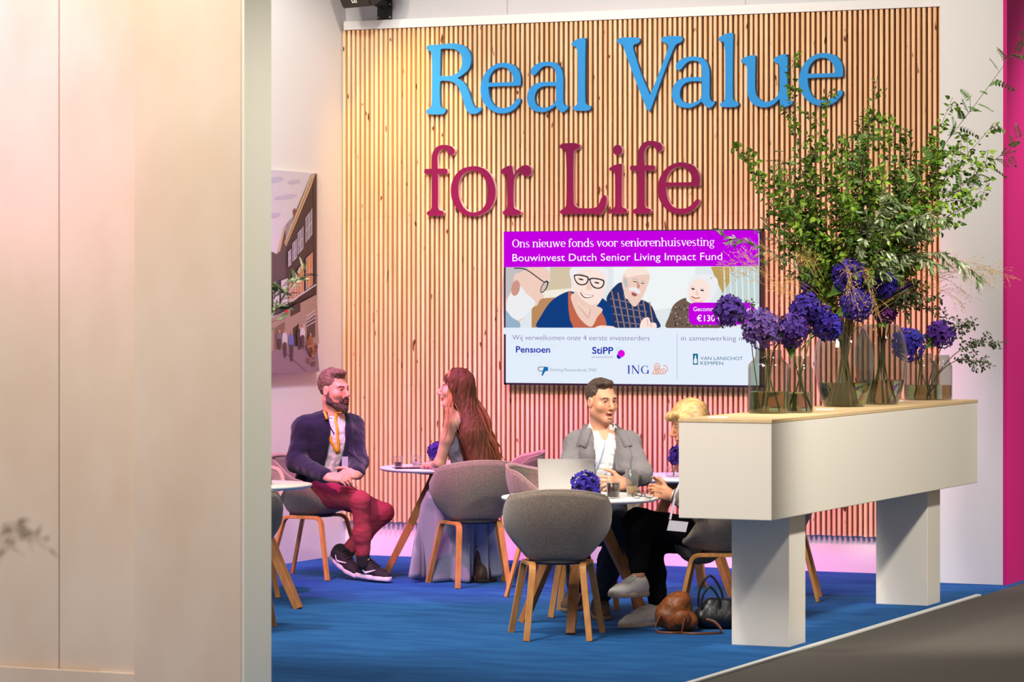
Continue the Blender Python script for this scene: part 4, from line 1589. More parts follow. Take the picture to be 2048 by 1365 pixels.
def shoe(parent, base, ankle, heel, toe, up, m, sole_m, s=1.0, name='shoe', extras=None, sole_h=.026, collar=.043):
    v = Vol(.0045)
    d, u, side, L = shoe_vol(v, ankle, heel, toe, up, s, 0.0, collar)
    cut_below(v, heel, toe, up, sole_h * .7)
    V, Q = v.mesh()
    o = raw_mesh(name, relax(V, Q, 1), Q, m, parent, base)
    v = Vol(.0045)
    v.cone(heel + d * L * .13 + u * sole_h * .5, heel + d * L * .5 + u * sole_h * .5, .046 * s, .048 * s, .02)
    v.cone(heel + d * L * .5 + u * sole_h * .5, heel + d * L * .74 + u * sole_h * .5, .048 * s, .048 * s, .02)
    v.cone(heel + d * L * .74 + u * sole_h * .5, heel + d * L * .91 + u * sole_h * .5, .048 * s, .034 * s, .02)
    cut_below(v, heel, toe, up, 0.0)
    R = np.stack([side, d, u], 1)
    v.box((heel + toe) / 2 + u * (sole_h + .15), (.15, .3, .15), R, .002, .004, True)
    V, Q = v.mesh()
    raw_mesh('sole', V, Q, sole_m, o, base)
    return o, d, u, side, L


def snap(o, base, p, frm, lift=.003):
    """first hit on mesh o from point frm towards p, lifted off the surface"""
    p, frm = Vector(p), Vector(frm)
    inv = Vector(base)
    ok, loc, nor, _ = o.ray_cast(frm - inv, (p - frm).normalized())
    if not ok:
        return p
    d = (frm - p).normalized()
    return loc + inv + (nor.normalized() + d).normalized() * lift


def ribbon(name, m, parent, base, o, pts, w, frm, lift=.003, sub=5, thick=.0025):
    """flat band draped on o as seen from frm"""
    q = []
    for i in range(len(pts) - 1):
        for k in range(sub):
            q.append(Vector(pts[i]).lerp(Vector(pts[i + 1]), k / sub))
    q.append(Vector(pts[-1]))
    fr = Vector(frm)
    L, R = [], []
    for i, p in enumerate(q):
        t = (q[min(i + 1, len(q) - 1)] - q[max(i - 1, 0)]).normalized()
        ww = float(np.interp(i / (len(q) - 1), np.linspace(0, 1, len(w)), w)) if isinstance(w, (tuple, list)) else w
        sd = t.cross((fr - p).normalized()).normalized() * ww / 2
        far = fr
        for lst, pp in ((L, p + sd), (R, p - sd)):
            lst.append(snap(o, base, pp, pp + (far - p).normalized() * .25, lift) if o else pp)
    b = MB()
    n = len(L)
    b.add(L + R, [(i, i + 1, n + i + 1, n + i) for i in range(n - 1)])
    ob = b.build(name, m, parent, True, base)
    sm = ob.modifiers.new('thick', 'SOLIDIFY')
    sm.thickness = thick
    sm.offset = 0
    return ob


def person(name, label, V, Q, col, base):
    o = raw_mesh(name, V, Q, skin_m, None, base, col)
    return tag(o, label, 'person')


# ------------------------------------------------------------------ bearded man at the far left table
D = 20.45
B1 = tuple(W(-1.25, 20.4, 0))
pel, nek = A(645, 972, 20.52), A(667, 838, 20.47)
hc, hs = A(668.5, 781, 20.44), 1.0
HM = frame(CV(.80, -.60, -.03))
TR = frame(CV(.50, -.86))
RS, LS = A(608, 856, 20.40), A(704, 853, 20.58)
RE, LE = A(592, 925, 20.36), A(716, 925, 20.42)
RW, LW = A(657, 955, 20.06), A(713, 948, 20.16)
RH, LH = A(640, 988, 20.38), A(668, 988, 20.6)
RK, LK = A(721, 1003, 20.10), A(768, 1026, 20.42)
RA, LA = A(727, 1122, 20.14), A(693, 1104, 20.42)
v = Vol(.0036)
P = head(v, hc, HM, hs)
v.cone(hc + HM @ np.array((0, -.025, -.07)), nek, .058, .062, .03)
torso(v, pel, nek, TR, -.012)
for S_, E_, W_ in ((RS, RE, RW), (LS, LE, LW)):
    v.cone(nek, S_, .05, .055, .04)
    limb(v, [S_, E_, W_], [.048, .04, .03])
hd = nvec(CV(.93, -.25, .0))
hand(v, RW, CV(.93, -.30, -.06), CV(-.1, .5, -.75), CV(.2, .2, .9), (.35, .5, .4), .1, .9)
hand(v, LW, CV(-.80, -.52, -.05), CV(.1, .75, -.55), CV(.0, -.2, 1), (.75, .85, .6), .05, .8)
for H_, K_, F_ in ((RH, RK, RA), (LH, LK, LA)):
    limb(v, [H_, K_, F_], [.07, .05, .036])
v.cone(RA, A(736, 1143, 20.15), .034, .026, .03)
v.cone(LA, A(686, 1125, 20.38), .034, .026, .03)
V, Q = v.mesh()
V = relax(V, Q, 1, .35)
col = head_tint(V, hc, HM, hs, (222, 160, 132), (176, 96, 88), None, (92, 66, 50))
man = person('person', 'bearded man in dark blazer and red trousers, hands clasped, sitting at the far left', V, Q, col, B1)
eyes(man, B1, P, HM, hs, (.1, 0))
# hair and beard
hair1 = mat('hair_brown_grey', (98, 72, 50), 0.65, noise=(40, (120, 100, 82), (1, 1, .5)), bump=(160, .8, (1, 1, .3)))
beard1 = mat('beard_brown', (70, 48, 40), 0.75, noise=(50, (104, 84, 76), (1, 1, 1)), bump=(220, .9, (1, 1, .4)))


def short_hair(name, m, parent, base, c, M, s, top=.016, front=(.098, .085, .098), fz=-.002, quiff=0.0, temple=.0, seed=3, amp=.0035):
    P = lambda x, y, z: c + M @ (np.array((x, y, z)) * s)
    v = Vol(.004)
    e = lambda p, r, k=.015, sub=False: v.ell(P(*p), np.array(r) * s, M, k * s, sub)
    e((0, -.022, .046), (.079, .100, .088 + top))
    if quiff:
        e((.012, .045, .112), (.052, .045, .02 + quiff), .025)
    e((0, .13, fz), front, .008, True)
    if temple:
        for x in (-1, 1):
            e((x * .055, .095, .075), (.028, .05, .035), .01, True)
    for x in (-1, 1):
        e((x * .085, .024, -.028), (.034, .036, .048), .006, True)
    v.box(P(0, 0, -.17), (.2, .2, .105 * s), M, .002, .012, True)
    V, Q = v.mesh()
    V = relax(V, Q, 1)
    N = vnormals(V, Q)
    L = (V - c) @ M
    V = V + N * (amp * wobble(L, 22, seed, (1.6, .5, .6)) + amp * .6 * wobble(L, 55, seed + 1, (1.5, .4, .6)))[:, None]
    return raw_mesh(name, V, Q, m, parent, base)


short_hair('hair', hair1, man, B1, hc, HM, hs, .012, (.098, .087, .102), .006, .006, .01)
v = Vol(.0038)
e = lambda p, r, k=.015, sub=False: v.ell(P(*p), np.array(r) * hs, HM, k, sub)
for x in (-1, 1):
    v.cone(P(x * .066, .002, -.02), P(x * .056, .012, -.068), .013, .021, .02)
    v.cone(P(x * .056, .012, -.068), P(x * .016, .074, -.112), .023, .026, .02)
    v.cone(P(x * .028, .088, -.056), P(x * .030, .078, -.088), .011, .016, .012)
    v.cone(P(x * .002, .100, -.050), P(x * .028, .088, -.058), .009, .009, .01)
e((0, .078, -.116), (.034, .032, .030))
e((0, .108, -.071), (.018, .02, .008), .006, True)
V, Q = v.mesh()
N = vnormals(V, Q)
V = V + N * (.003 * wobble((V - hc) @ HM, 40, 4))[:, None]
raw_mesh('beard', V, Q, beard1, man, B1)
# shirt, blazer
shirt_m = mat('white_cotton', (238, 228, 232), 0.8, spec=0.2, bump=(300, .15, (1, 1, 1)))
blazer_m = mat('navy_wool', (30, 30, 52), 0.85, spec=0.2, bump=(500, .3, (1, 1, 1)), sheen=.2)
v = Vol(.006)
torso(v, pel, nek, TR, .004)
v.cone(nek + np.array((0, 0, .03)), nek - np.array((0, 0, .05)), .064, .085, .03)
v.box(nek + np.array((0, 0, .11)), (.12, .12, .06), HM, .003, .006, True)
sh = cloth('shirt', v, shirt_m, man, B1, .004, 9, 2)
v = Vol(.006)
Rt = torso(v, pel, nek, TR, .022)
for S_, E_, W_ in ((RS, RE, RW), (LS, LE, LW)):
    v.cone(nek - np.array((0, 0, .01)), S_, .062, .070, .05)
    wr = W_ + (E_ - W_) * .10
    limb(v, [S_, E_, wr], [.071, .058, .045], .004, .035)
    v.cone(wr, W_, .02, .02, .005, sub=True)
fw, rt, up = Rt[:, 1], Rt[:, 0], Rt[:, 2]
v.cone(nek + np.array((0, 0, .03)) + fw * .03, nek + up * .05 + fw * .10, .058, .075, .02, sub=True)
mid = (pel + nek) / 2 + fw * .16
v.cone(nek + fw * .13 - up * .01 + rt * .018, pel + fw * .19 + up * .06 + rt * .018, .056, .058, .015, fw, .45, True)
for H_, K_ in ((RH, RK), (LH, LK)):
    v.cone(H_ - np.array((0, 0, .05)), K_, .062, .055, .02, sub=True)
jk = cloth('blazer', v, blazer_m, man, B1, .004, 6, 11, (1, 1, 1))
eye0 = np.array((0, 0, 1.6))
for sg, pts in ((1, [nek + up * .02 - rt * .075 + fw * .02, nek - up * .12 - rt * .085 + fw * .1, pel + up * .16 - rt * .07 + fw * .15]),
                (-1, [nek + up * .02 + rt * .075 + fw * .02, nek - up * .12 + rt * .085 + fw * .1, pel + up * .16 + rt * .07 + fw * .15])):
    ribbon('lapel', blazer_m, man, B1, jk, pts, (.05, .02), nek + fw * 4 + np.array((0, 0, -.2)), .004)
# trousers
trou_m = mat('red_cotton', (150, 56, 70), 0.85, spec=0.15, bump=(350, .2, (1, 1, 1)))
v = Vol(.006)
v.ell(pel - np.array((0, 0, .02)), (.185, .16, .11), TR, .05)
v.chain([RH, RK, RK + (RA - RK) * .55, RA + (RK - RA) * .14], [.092, .058, .053, .046], .04)
v.chain([LH, LK, LK + (LA - LK) * .55, LA + (LK - LA) * .10], [.092, .058, .053, .046], .04)
cloth('trousers', v, trou_m, man, B1, .002, 9, 21, (1, 1, 1.5), 2)
# lanyard with badge
lan_m, badge_m = mat('lanyard_yellow', (244, 176, 30), 0.6), mat('badge_card', (166, 176, 192), 0.35)
farp = nek + fw * 4
cst = pel + up * .16 + fw * .15
bd = A(692, 916, 20.2)
ribbon('lanyard', lan_m, man, B1, sh, [A(648, 822, 20.36), A(659, 850, 20.3), A(668, 884, 20.3), A(688, 912, 20.3)], .018, farp, .006)
ribbon('lanyard', lan_m, man, B1, sh, [A(683, 826, 20.36), A(684, 850, 20.3), A(685, 880, 20.3), A(690, 912, 20.3)], .018, farp, .006)
ribbon('placket', mat('dark_trim', (44, 36, 60), .6), man, B1, sh, [A(664, 838, 20.3), A(668, 856, 20.3), A(676, 872, 20.3)], .008, farp, .004)
b = MB()
c0 = Vector(A(690, 928, 20.17))
rr = Vector(cv(.95, -.3)).normalized()
for w_, h0, h1, off, mi in ((.021, -.047, .045, 0, 0),):
    uu = Vector((0, 0, 1))
    nn = rr.cross(uu)
    b.add([c0 + rr * x + uu * z + nn * y for x, z in ((-w_, h0), (w_, h0), (w_, h1), (-w_, h1)) for y in (-.0015, .0015)],
          [(0, 2, 4, 6), (7, 5, 3, 1), (0, 1, 3, 2), (2, 3, 5, 4), (4, 5, 7, 6), (6, 7, 1, 0)])
bo = b.build('badge', badge_m, man, base=B1)
# running shoes with a pale tick on the side
black_mesh = mat('shoe_black', (26, 22, 28), 0.6, bump=(500, .4, (1, 1, 1)))
sole_w = mat('sole_white', (232, 214, 226), 0.5)
tick_m = mat('shoe_tick', (226, 214, 224), 0.4)
sock = mat('sock_dark', (24, 22, 30), .9)
for an, kn, he, to in ((RA, RK, A(716, 1154, 20.25), A(779, 1164, 20.02)), (LA, LK, A(664, 1116, 20.5), A(716, 1158, 20.22))):
    if to[2] < 0.0 or he[2] < 0:
        lift = -min(to[2], he[2])
        he, to = he + np.array((0, 0, lift)), to + np.array((0, 0, lift))
    so, d_, u_, s_, L_ = shoe(man, B1, an, he, to, (0, 0, 1), black_mesh, sole_w, 1.0, sole_h=.03)
    side = s_ if s_ @ CV(0, -1) > 0 else -s_
    q = lambda f, h: he + d_ * L_ * f + u_ * h
    pts = [q(.62, .036), q(.50, .034), q(.38, .045), q(.22, .085)]
    o = ribbon('tick', tick_m, so, B1, so, [q(.34, .070), q(.40, .044), q(.46, .038)], (.006, .018), q(.4, .05) + side * 3, .003)
    o = ribbon('tick', tick_m, so, B1, so, [q(.42, .040), q(.56, .052), q(.70, .064)], (.018, .003), q(.4, .05) + side * 3, .003)
    for i in range(4):
        p0, p1 = q(.42 + .06 * i, .12), q(.44 + .06 * i, .12)
        ribbon('lace', black_mesh, so, B1, so, [p0 - s_ * .028, p1 + s_ * .028], .008, q(.5, 2), .005)
    v = Vol(.005)
    v.cone(an + (kn - an) * .16, an - np.array((0, 0, .02)), .041, .042, .01)
    cloth('sock', v, sock, man, B1, 0)

# ------------------------------------------------------------------ long-haired woman, back to the viewer
B2 = tuple(W(-.25, 19.9, 0))
pel, nek = A(945, 985, 19.93), A(922, 822, 19.84)
hc, hs = A(911.5, 778, 19.83), .93
HM = frame(CV(-.995, .08, .0))
TR = frame(CV(-.72, .69))
LS, RS = A(905, 843, 19.72), A(950, 846, 19.98)
LE, RE = A(880, 925, 19.84), A(930, 925, 20.2)
LW, RW = A(868, 930, 20.06), A(880, 932, 20.25)
LH, RH = A(925, 1005, 19.85), A(955, 1005, 20.03)
LK, RK = A(876, 1012, 20.22), A(890, 1010, 20.34)
LA, RA = A(884, 1138, 20.30), A(962, 1132, 20.10)
v = Vol(.0036)
P = head(v, hc, HM, hs, True)
v.cone(hc + HM @ np.array((0, -.025, -.06)), nek, .045, .048, .03)
torso(v, pel, nek, TR, -.008, .92, True)
for S_, E_, W_ in ((LS, LE, LW), (RS, RE, RW)):
    v.cone(nek, S_, .042, .044, .04)
    v.chain([S_, S_ + (E_ - S_) * .4, E_, W_], [.045, .041, .033, .024], .025)
hand(v, LW, CV(-.5, .8, 0), CV(0, 0, -1), CV(1, .5, 0), (.2, .3, .2), s=.88)
hand(v, RW, CV(-.8, .2, 0), CV(0, 0, -1), CV(-.3, -1, 0), (.2, .3, .2), s=.88)
for H_, K_, F_ in ((LH, LK, LA), (RH, RK, RA)):
    limb(v, [H_, K_, F_], [.07, .05, .034])
V, Q = v.mesh()
V = relax(V, Q, 1, .35)
col = head_tint(V, hc, HM, hs, (232, 176, 150), (190, 92, 90), None, (120, 84, 62))
woman = person('person', 'long-haired woman in a lavender dress seen from behind, bare arm on the table', V, Q, col, B2)
eyes(woman, B2, P, HM, hs)
dress_m = mat('lavender_satin', (146, 146, 162), 0.32, spec=0.7)
v = Vol(.006)
Rt = torso(v, pel, nek, TR, .006, .92, True)
fw, rt, up = Rt[:, 1], Rt[:, 0], Rt[:, 2]
v.box(nek + up * .02, (.3, .3, .075), Rt, .003, .02, True)
v.ell(nek - fw * .12 - up * .02, (.10, .10, .24), Rt, .02, True)
for S_ in (LS, RS):
    v.ell(S_ - up * .01, (.06, .08, .085), Rt, .02, True)
cloth('dress_top', v, dress_m, woman, B2, .003, 10, 5)
ribbon('strap', dress_m, woman, B2, woman, [LS + rt * .05 - up * .10 - fw * .07, LS + rt * .045 + up * .02, LS + rt * .05 - up * .08 + fw * .09], .014, LS + up * .5 - fw * 3 + CV(0, -2), .003)
# long skirt falling in folds to the carpet
NS = 120
prof_top = []
rings = []
cx = [(pel + np.array((0, 0, .02)), .17, .16), ((LH + LK) / 2 * .5 + (RH + RK) / 2 * .5 + np.array((0, 0, .0)), .25, .18)]
hem = [(836, 1160, 20.12), (862, 1166, 20.10), (900, 1166, 20.08), (932, 1163, 20.05), (955, 1150, 20.08), (975, 1158, 20.05), (990, 1150, 20.12), (975, 1142, 20.25), (930, 1138, 20.4), (880, 1140, 20.42), (846, 1148, 20.3), (834, 1155, 20.05)]
knee = [(848, 1012, 20.10), (862, 1020, 20.08), (900, 1030, 20.06), (935, 1030, 20.03), (958, 1025, 20.0), (975, 1020, 20.02), (980, 1010, 20.0), (970, 1005, 20.12), (930, 1000, 20.35), (890, 996, 20.42), (858, 998, 20.35), (846, 1005, 20.15)]
topr = [(856, 990, 20.08), (868, 992, 20.04), (905, 990, 19.94), (935, 988, 19.78), (955, 985, 19.8), (970, 982, 19.88), (972, 980, 19.98), (964, 978, 20.1), (930, 976, 20.28), (895, 974, 20.36), (866, 976, 20.3), (856, 980, 20.15)]


def ring(pts, n):
    p = np.array([A(*q) for q in pts])
    out = []
    m = len(p)
    for k in range(n):
        f = k / n * m
        i = int(f)
        t = f - i
        a, b_, c_, d_ = p[i - 1], p[i % m], p[(i + 1) % m], p[(i + 2) % m]
        out.append(.5 * (2 * b_ + (c_ - a) * t + (2 * a - 5 * b_ + 4 * c_ - d_) * t * t + (3 * b_ - a - 3 * c_ + d_) * t**3))
    return np.array(out)


r0, r1, r2 = ring(topr, NS), ring(knee, NS), ring(hem, NS)
r2[:, 2] = np.maximum(r2[:, 2], .006)
rows = []
cen = np.array(A(920, 1000, 20.06))
NT_ = 26
fold = np.array([math.sin(k / NS * 2 * PI * 9 + 1.3 * math.sin(k / NS * 2 * PI * 2)) + .5 * math.sin(k / NS * 2 * PI * 17 + 1) for k in range(NS)])
for j in range(NT_ + 1):
    t = j / NT_
    if t < .15:
        q = t / .15
        r = cen * (1 - q) + r0 * q + np.array((0, 0, .03 * (1 - q)))
        amp = 0
    elif t < .3:
        q = (t - .15) / .15
        r = r0 * (1 - q) + r1 * q
        amp = .002 + .004 * q
    else:
        q = (t - .3) / .7
        r = r1 * (1 - q) + r2 * q
        amp = .008 + .034 * q
    dirn = r - r.mean(0)
    dirn[:, 2] = 0
    dirn /= np.linalg.norm(dirn, axis=1)[:, None] + 1e-9
    rows.append(r + dirn * (fold * amp)[:, None])
V = np.concatenate(rows)
Q = np.array([(j * NS + k, (j + 1) * NS + k, (j + 1) * NS + (k + 1) % NS, j * NS + (k + 1) % NS) for j in range(NT_) for k in range(NS)])
sk_ = raw_mesh('skirt', V, Q, dress_m, woman, B2)
sm = sk_.modifiers.new('thick', 'SOLIDIFY')
sm.thickness = .004
boot_m = mat('boot_brown', (72, 50, 42), .5)
for an, he, to in ((RA, A(960, 1160, 20.04), A(986, 1150, 20.22)), (LA, A(894, 1150, 20.26), A(868, 1150, 20.36))):
    he[2] = to[2] = .0
    so = shoe(woman, B2, an, he, to, (0, 0, 1), boot_m, mat('sole_dark', (34, 30, 30), .7), .95)[0]
    v = Vol(.006)
    v.cone(an - np.array((0, 0, .02)), an + np.array((0, 0, .16)), .044, .052, .01)
    cloth('boot_shaft', v, boot_m, so, B2, .003)
# hair: a fall of strands from the crown to the chair back
hair2 = mat('hair_auburn', (255, 255, 255), 0.6, spec=0.2, attr='tint')
v = Vol(.0045)
e = lambda p, r, k=.02, sub=False: v.ell(P(*p), np.array(r) * hs, HM, k, sub)
e((0, -.022, .045), (.084, .105, .097))
e((0, -.06, -.02), (.078, .07, .11), .04)
v.chain([P(-.072, .03, .06), P(-.082, .015, .0), P(-.076, -.005, -.09)], [.02, .022, .026], .02)
e((0, .125, -.03), (.086, .078, .102), .01, True)
for x in (-1,):
    e((x * .08, .055, -.05), (.03, .05, .06), .01, True)
back = nek - fw * .13
v.cone(P(0, -.06, -.06), A(948, 870, 19.74), .07, .095, .05, fw, 1.5)
v.cone(A(948, 870, 19.74), A(964, 925, 19.74), .095, .10, .05, fw, 1.8)
V, Q = v.mesh()
V = relax(V, Q, 2)
N = vnormals(V, Q)
V += N * (.004 * wobble(V, 26, 6, (1.4, 1.4, .18)))[:, None]
hcol = np.array(lin((92, 54, 36))) * (1 + .35 * wobble(V, 30, 9, (1.5, 1.5, .15)))[:, None]
hr = raw_mesh('hair', V, Q, hair2, woman, B2, np.clip(hcol, 0, 1))
sv, sf, scol = [], [], []
rr = np.random.default_rng(3)


def strand(pts, w0, w1, color):
    p = np.array(pts)
    out = []
    for i in range(len(p) - 1):
        a, b_, c_, d_ = p[max(i - 1, 0)], p[i], p[i + 1], p[min(i + 2, len(p) - 1)]
        for k in range(5):
            t = k / 5
            out.append(.5 * (2 * b_ + (c_ - a) * t + (2 * a - 5 * b_ + 4 * c_ - d_) * t * t + (3 * b_ - a - 3 * c_ + d_) * t**3))
    out.append(p[-1])
    n0 = len(sv)
    view = CV(.1, -1)
    m = 6
    for i, q in enumerate(out):
        t = nvec(out[min(i + 1, len(out) - 1)] - out[max(i - 1, 0)])
        f = i / (len(out) - 1)
        w = (w0 * (1 - f) + w1 * f) * min(1, 3 * (1 - f) + .25)
        s1 = nvec(np.cross(t, view))
        s2 = np.cross(s1, t)
        for k in range(m):
            a = 2 * PI * k / m
            sv.append(q + s1 * math.cos(a) * w + s2 * math.sin(a) * w * .5)
            scol.append(color)
    for i in range(len(out) - 1):
        for k in range(m):
            a, b_ = n0 + i * m + k, n0 + i * m + (k + 1) % m
            sf.append((a, b_, b_ + m, a + m))


for i in range(230):
    f = rr.random()
    lay = rr.random()
    q = -1 + 2 * f
    rootp = P(q * .05, .03 - .10 * rr.random(), .140 - .028 * abs(q))
    side = P(q * .082, -.075 - .03 * (1 - abs(q)) + .02 * rr.random(), .02)
    dd = 19.70 + .10 * abs(f - .4) + .05 * lay
    mid = A(915 + 60 * f + 4 * rr.normal(), 850 + 6 * rr.normal(), dd)
    low = A(924 + 68 * f + 5 * rr.normal(), 895, dd - .005)
    end = A(928 + 74 * f + 6 * rr.normal(), 925 + 14 * rr.random() - 28 * max(0, f - .7), dd + .0)
    c0 = np.array(lin((78, 42, 30))) * (1 - f) + np.array(lin((128, 78, 46))) * f
    c0 = c0 * rr.uniform(.55, 1.35)
    strand([rootp, side, mid, low, end], .006, .0035, c0)
for i in range(26):
    f = rr.random()
    rootp = P(-.03 * f - .01, .05 - .02 * f, .128)
    s1 = P(-.078, .035 + .01 * rr.normal(), .04)
    s2 = P(-.074, .03 + .012 * rr.normal(), -.05)
    e1 = A(903 + 9 * rr.normal(), 835 + 4 * rr.normal(), 19.66)
    e2 = A(905 + 10 * rr.normal(), 875 + 18 * rr.random(), 19.68)
    strand([rootp, s1, s2, e1] + ([e2] if i % 3 == 0 else []), .003, .001, np.array(lin((186, 138, 92))) * rr.uniform(.7, 1.25))
for i in range(8):
    e1 = A(893 + 5 * rr.normal(), 850, 19.62)
    strand([P(-.07, .02, -.03), A(896 + 4 * rr.normal(), 826, 19.65), e1, A(890 + 6 * rr.normal(), 890 + 12 * rr.random(), 19.65)], .002, .001, np.array(lin((170, 110, 74))))
raw_mesh('hair_strands', np.array(sv), np.array(sf), hair2, hr, B2, np.clip(np.array(scol), 0, 1))['kind'] = 'stuff'

# ------------------------------------------------------------------ man in the grey blazer
B3 = tuple(W(.5, 18.1, 0))
pel, nek = A(1196, 1010, 18.22), A(1203, 868, 18.16)
hc, hs = A(1203.5, 804, 18.12), .98
HM = frame(CV(.53, -.85, -.06))
TR = frame(CV(.16, -.98))
RS, LS = A(1153, 888, 18.17), A(1257, 886, 18.13)
RE, LE = A(1135, 942, 18.04), A(1284, 950, 17.98)
RW, LW = A(1150, 985, 17.72), A(1250, 968, 17.70)
RH, LH = A(1165, 1030, 18.15), A(1222, 1030, 18.15)
RK, LK = A(1160, 1050, 17.74), A(1238, 1052, 17.72)
RA, LA = A(1150, 1185, 18.25), A(1200, 1205, 17.78)
v = Vol(.0034)
P = head(v, hc, HM, hs, False, .012)
v.cone(hc + HM @ np.array((0, -.02, -.07)), nek + np.array((0, 0, -.02)), .056, .062, .03)
torso(v, pel, nek, TR, -.012)
for S_, E_, W_ in ((RS, RE, RW), (LS, LE, LW)):
    v.cone(nek - np.array((0, 0, .03)), S_, .05, .052, .04)
    limb(v, [S_, E_, W_], [.048, .04, .029])
hand(v, LW, CV(-.93, -.22, .10), CV(-.25, .1, -.9) + CV(0, .75, .35), CV(.25, 0, 1), (.25, .3, .2), .22, .1,
     curls=[(.1, .25, .2), (.28, .3, .2), (.42, .35, .25), (.55, .4, .3)])
hand(v, RW, CV(.75, -.45, .05), CV(0, .3, -1), CV(-.2, .3, .6), (.4, .5, .3), .1, .5)
for H_, K_, F_ in ((RH, RK, RA), (LH, LK, LA)):
    limb(v, [H_, K_, F_], [.07, .05, .036])
v.cone(RA, RA + CV(0, -.04, -.04), .034, .026, .02)
v.cone(LA, LA + CV(0, -.04, -.04), .034, .026, .02)
V, Q = v.mesh()
V = relax(V, Q, 1, .35)
col = head_tint(V, hc, HM, hs, (224, 160, 126), (172, 90, 78), (176, 120, 98), (96, 66, 50))
man2 = person('person', 'man in a grey blazer and open white shirt gesturing behind the laptop', V, Q, col, B3)
eyes(man2, B3, P, HM, hs, (.25, .05))
hair3 = mat('hair_dark_brown', (70, 52, 42), 0.55, noise=(60, (96, 76, 62), (1, 1, .5)), bump=(160, .8, (1, 1, .3)))
short_hair('hair', hair3, man2, B3, hc, HM, hs, .006, (.098, .088, .108), .010, .004, .02, 8, .0028)
shirt_w = mat('white_shirt', (242, 238, 236), 0.75, spec=0.2, bump=(300, .1, (1, 1, 1)))
grey_wool = mat('grey_wool', (136, 130, 132), 0.9, spec=0.15, noise=(220, (118, 112, 114), (1, 1, 1)), bump=(420, .35, (1, 1, 1)), sheen=.2)
v = Vol(.005)
Rt = torso(v, pel, nek, TR, .004)
fw, rt, up = Rt[:, 1], Rt[:, 0], Rt[:, 2]
v.cone(nek + np.array((0, 0, .03)), nek - np.array((0, 0, .06)), .066, .09, .03)
v.cone(nek + fw * .09 + up * .055, nek + fw * .145 - up * .055, .040, .008, .01, fw, .5, True)
v.box(nek + np.array((0, 0, .115)), (.12, .12, .06), TR, .003, .006, True)
sh = cloth('shirt', v, shirt_w, man2, B3, .004, 11, 2)
b = MB()
for x in (-1, 1):
    top = [nek - fw * .060 + up * .078, nek + rt * x * .050 - fw * .040 + up * .074, nek + rt * x * .068 + fw * .010 + up * .054, nek + rt * x * .030 + fw * .100 - up * .020]
    low = [nek - fw * .092 + up * .030, nek + rt * x * .066 - fw * .070 + up * .030, nek + rt * x * .098 + fw * .030 + up * .012, nek + rt * x * .066 + fw * .130 - up * .076]
    n0 = len(b.v)
    K = 12
    for k in range(K + 1):
        f = k / K * 3
        a = min(int(f), 2)
        t_ = f - a
        for w_ in range(5):
            q = w_ / 4
            p_ = (top[a] * (1 - t_) + top[a + 1] * t_) * (1 - q) + (low[a] * (1 - t_) + low[a + 1] * t_) * q
            b.v.append(tuple(p_ + (fw * .5 + rt * x * .5) * .010 * math.sin(q * PI)))
    for k in range(K):
        for w_ in range(4):
            a = n0 + k * 5 + w_
            b.f.append((a, a + 1, a + 6, a + 5))
            b.m.append(0)
o = b.build('shirt_collar', shirt_w, man2, True, B3)
sm = o.modifiers.new('thick', 'SOLIDIFY')
sm.thickness = .005
sm.offset = 0
v = Vol(.0055)
torso(v, pel, nek, TR, .016)
for S_, E_, W_ in ((RS, RE, RW), (LS, LE, LW)):
    v.cone(nek - up * .035, S_, .045, .060, .05)
    wr = W_ + (E_ - W_) * .12
    limb(v, [S_, E_, wr], [.064, .056, .045], .003, .035)
    v.cone(wr, W_, .026, .022, .004, sub=True)
v.cone(nek + fw * .05 + up * .02, nek + fw * .12 + up * .06, .062, .085, .02, sub=True)
v.cone(nek + up * .02, nek + up * .2, .066, .085, .01, sub=True)
v.cone(nek + fw * .12 + up * .02, pel + fw * .21 + up * .18, .066, .052, .012, fw, .42, True)
for H_, K_ in ((RH, RK), (LH, LK)):
    v.cone(H_ - np.array((0, 0, .05)), K_, .06, .055, .02, sub=True)
jk = cloth('blazer', v, grey_wool, man2, B3, .0045, 6, 31)
far = nek + fw * 4 + up * .3
for x in (-1, 1):
    pts = [nek + rt * x * .080 + up * .040 - fw * .03, nek + rt * x * .098 + fw * .05 - up * .01, nek + rt * x * .104 + fw * .12 - up * .10, nek + rt * x * .092 + fw * .15 - up * .20, pel + rt * x * .066 + fw * .16 + up * .17]
    ribbon('lapel', grey_wool, man2, B3, jk, pts, (.03, .055, .080, .058, .012), far, .006, 6, .007)
    ribbon('collar', grey_wool, man2, B3, jk, [nek + rt * x * .082 + up * .040 - fw * .05, nek + rt * x * .108 + fw * .035 + up * .0, nek + rt * x * .130 + fw * .09 - up * .055], (.03, .042, .042), far, .010, 6, .007)
lan2 = mat('lanyard_pale_blue', (196, 206, 236), .6)
ribbon('lanyard', lan2, man2, B3, sh, [A(1179, 872, 18.0), A(1182, 900, 17.98), A(1190, 935, 17.95), A(1194, 950, 17.95)], .014, far, .006)
ribbon('lanyard', lan2, man2, B3, sh, [A(1212, 885, 18.0), A(1206, 915, 17.98), A(1196, 950, 17.95)], .014, far, .006)
jeans = mat('dark_denim', (50, 52, 66), .9, spec=.15, bump=(400, .3, (1, 1, 1)))
v = Vol(.006)
v.ell(pel - np.array((0, 0, .03)), (.185, .15, .10), TR, .05)
v.chain([RH, RK, RK + (RA - RK) * .5, RA + (RK - RA) * .12], [.09, .074, .064, .055], .035)
v.chain([LH, LK, LK + (LA - LK) * .5, LA + (LK - LA) * .12], [.09, .074, .064, .055], .035)
cloth('trousers', v, jeans, man2, B3, .005, 10, 22)
suede = mat('shoe_brown_suede', (78, 62, 50), .85, bump=(300, .3, (1, 1, 1)))
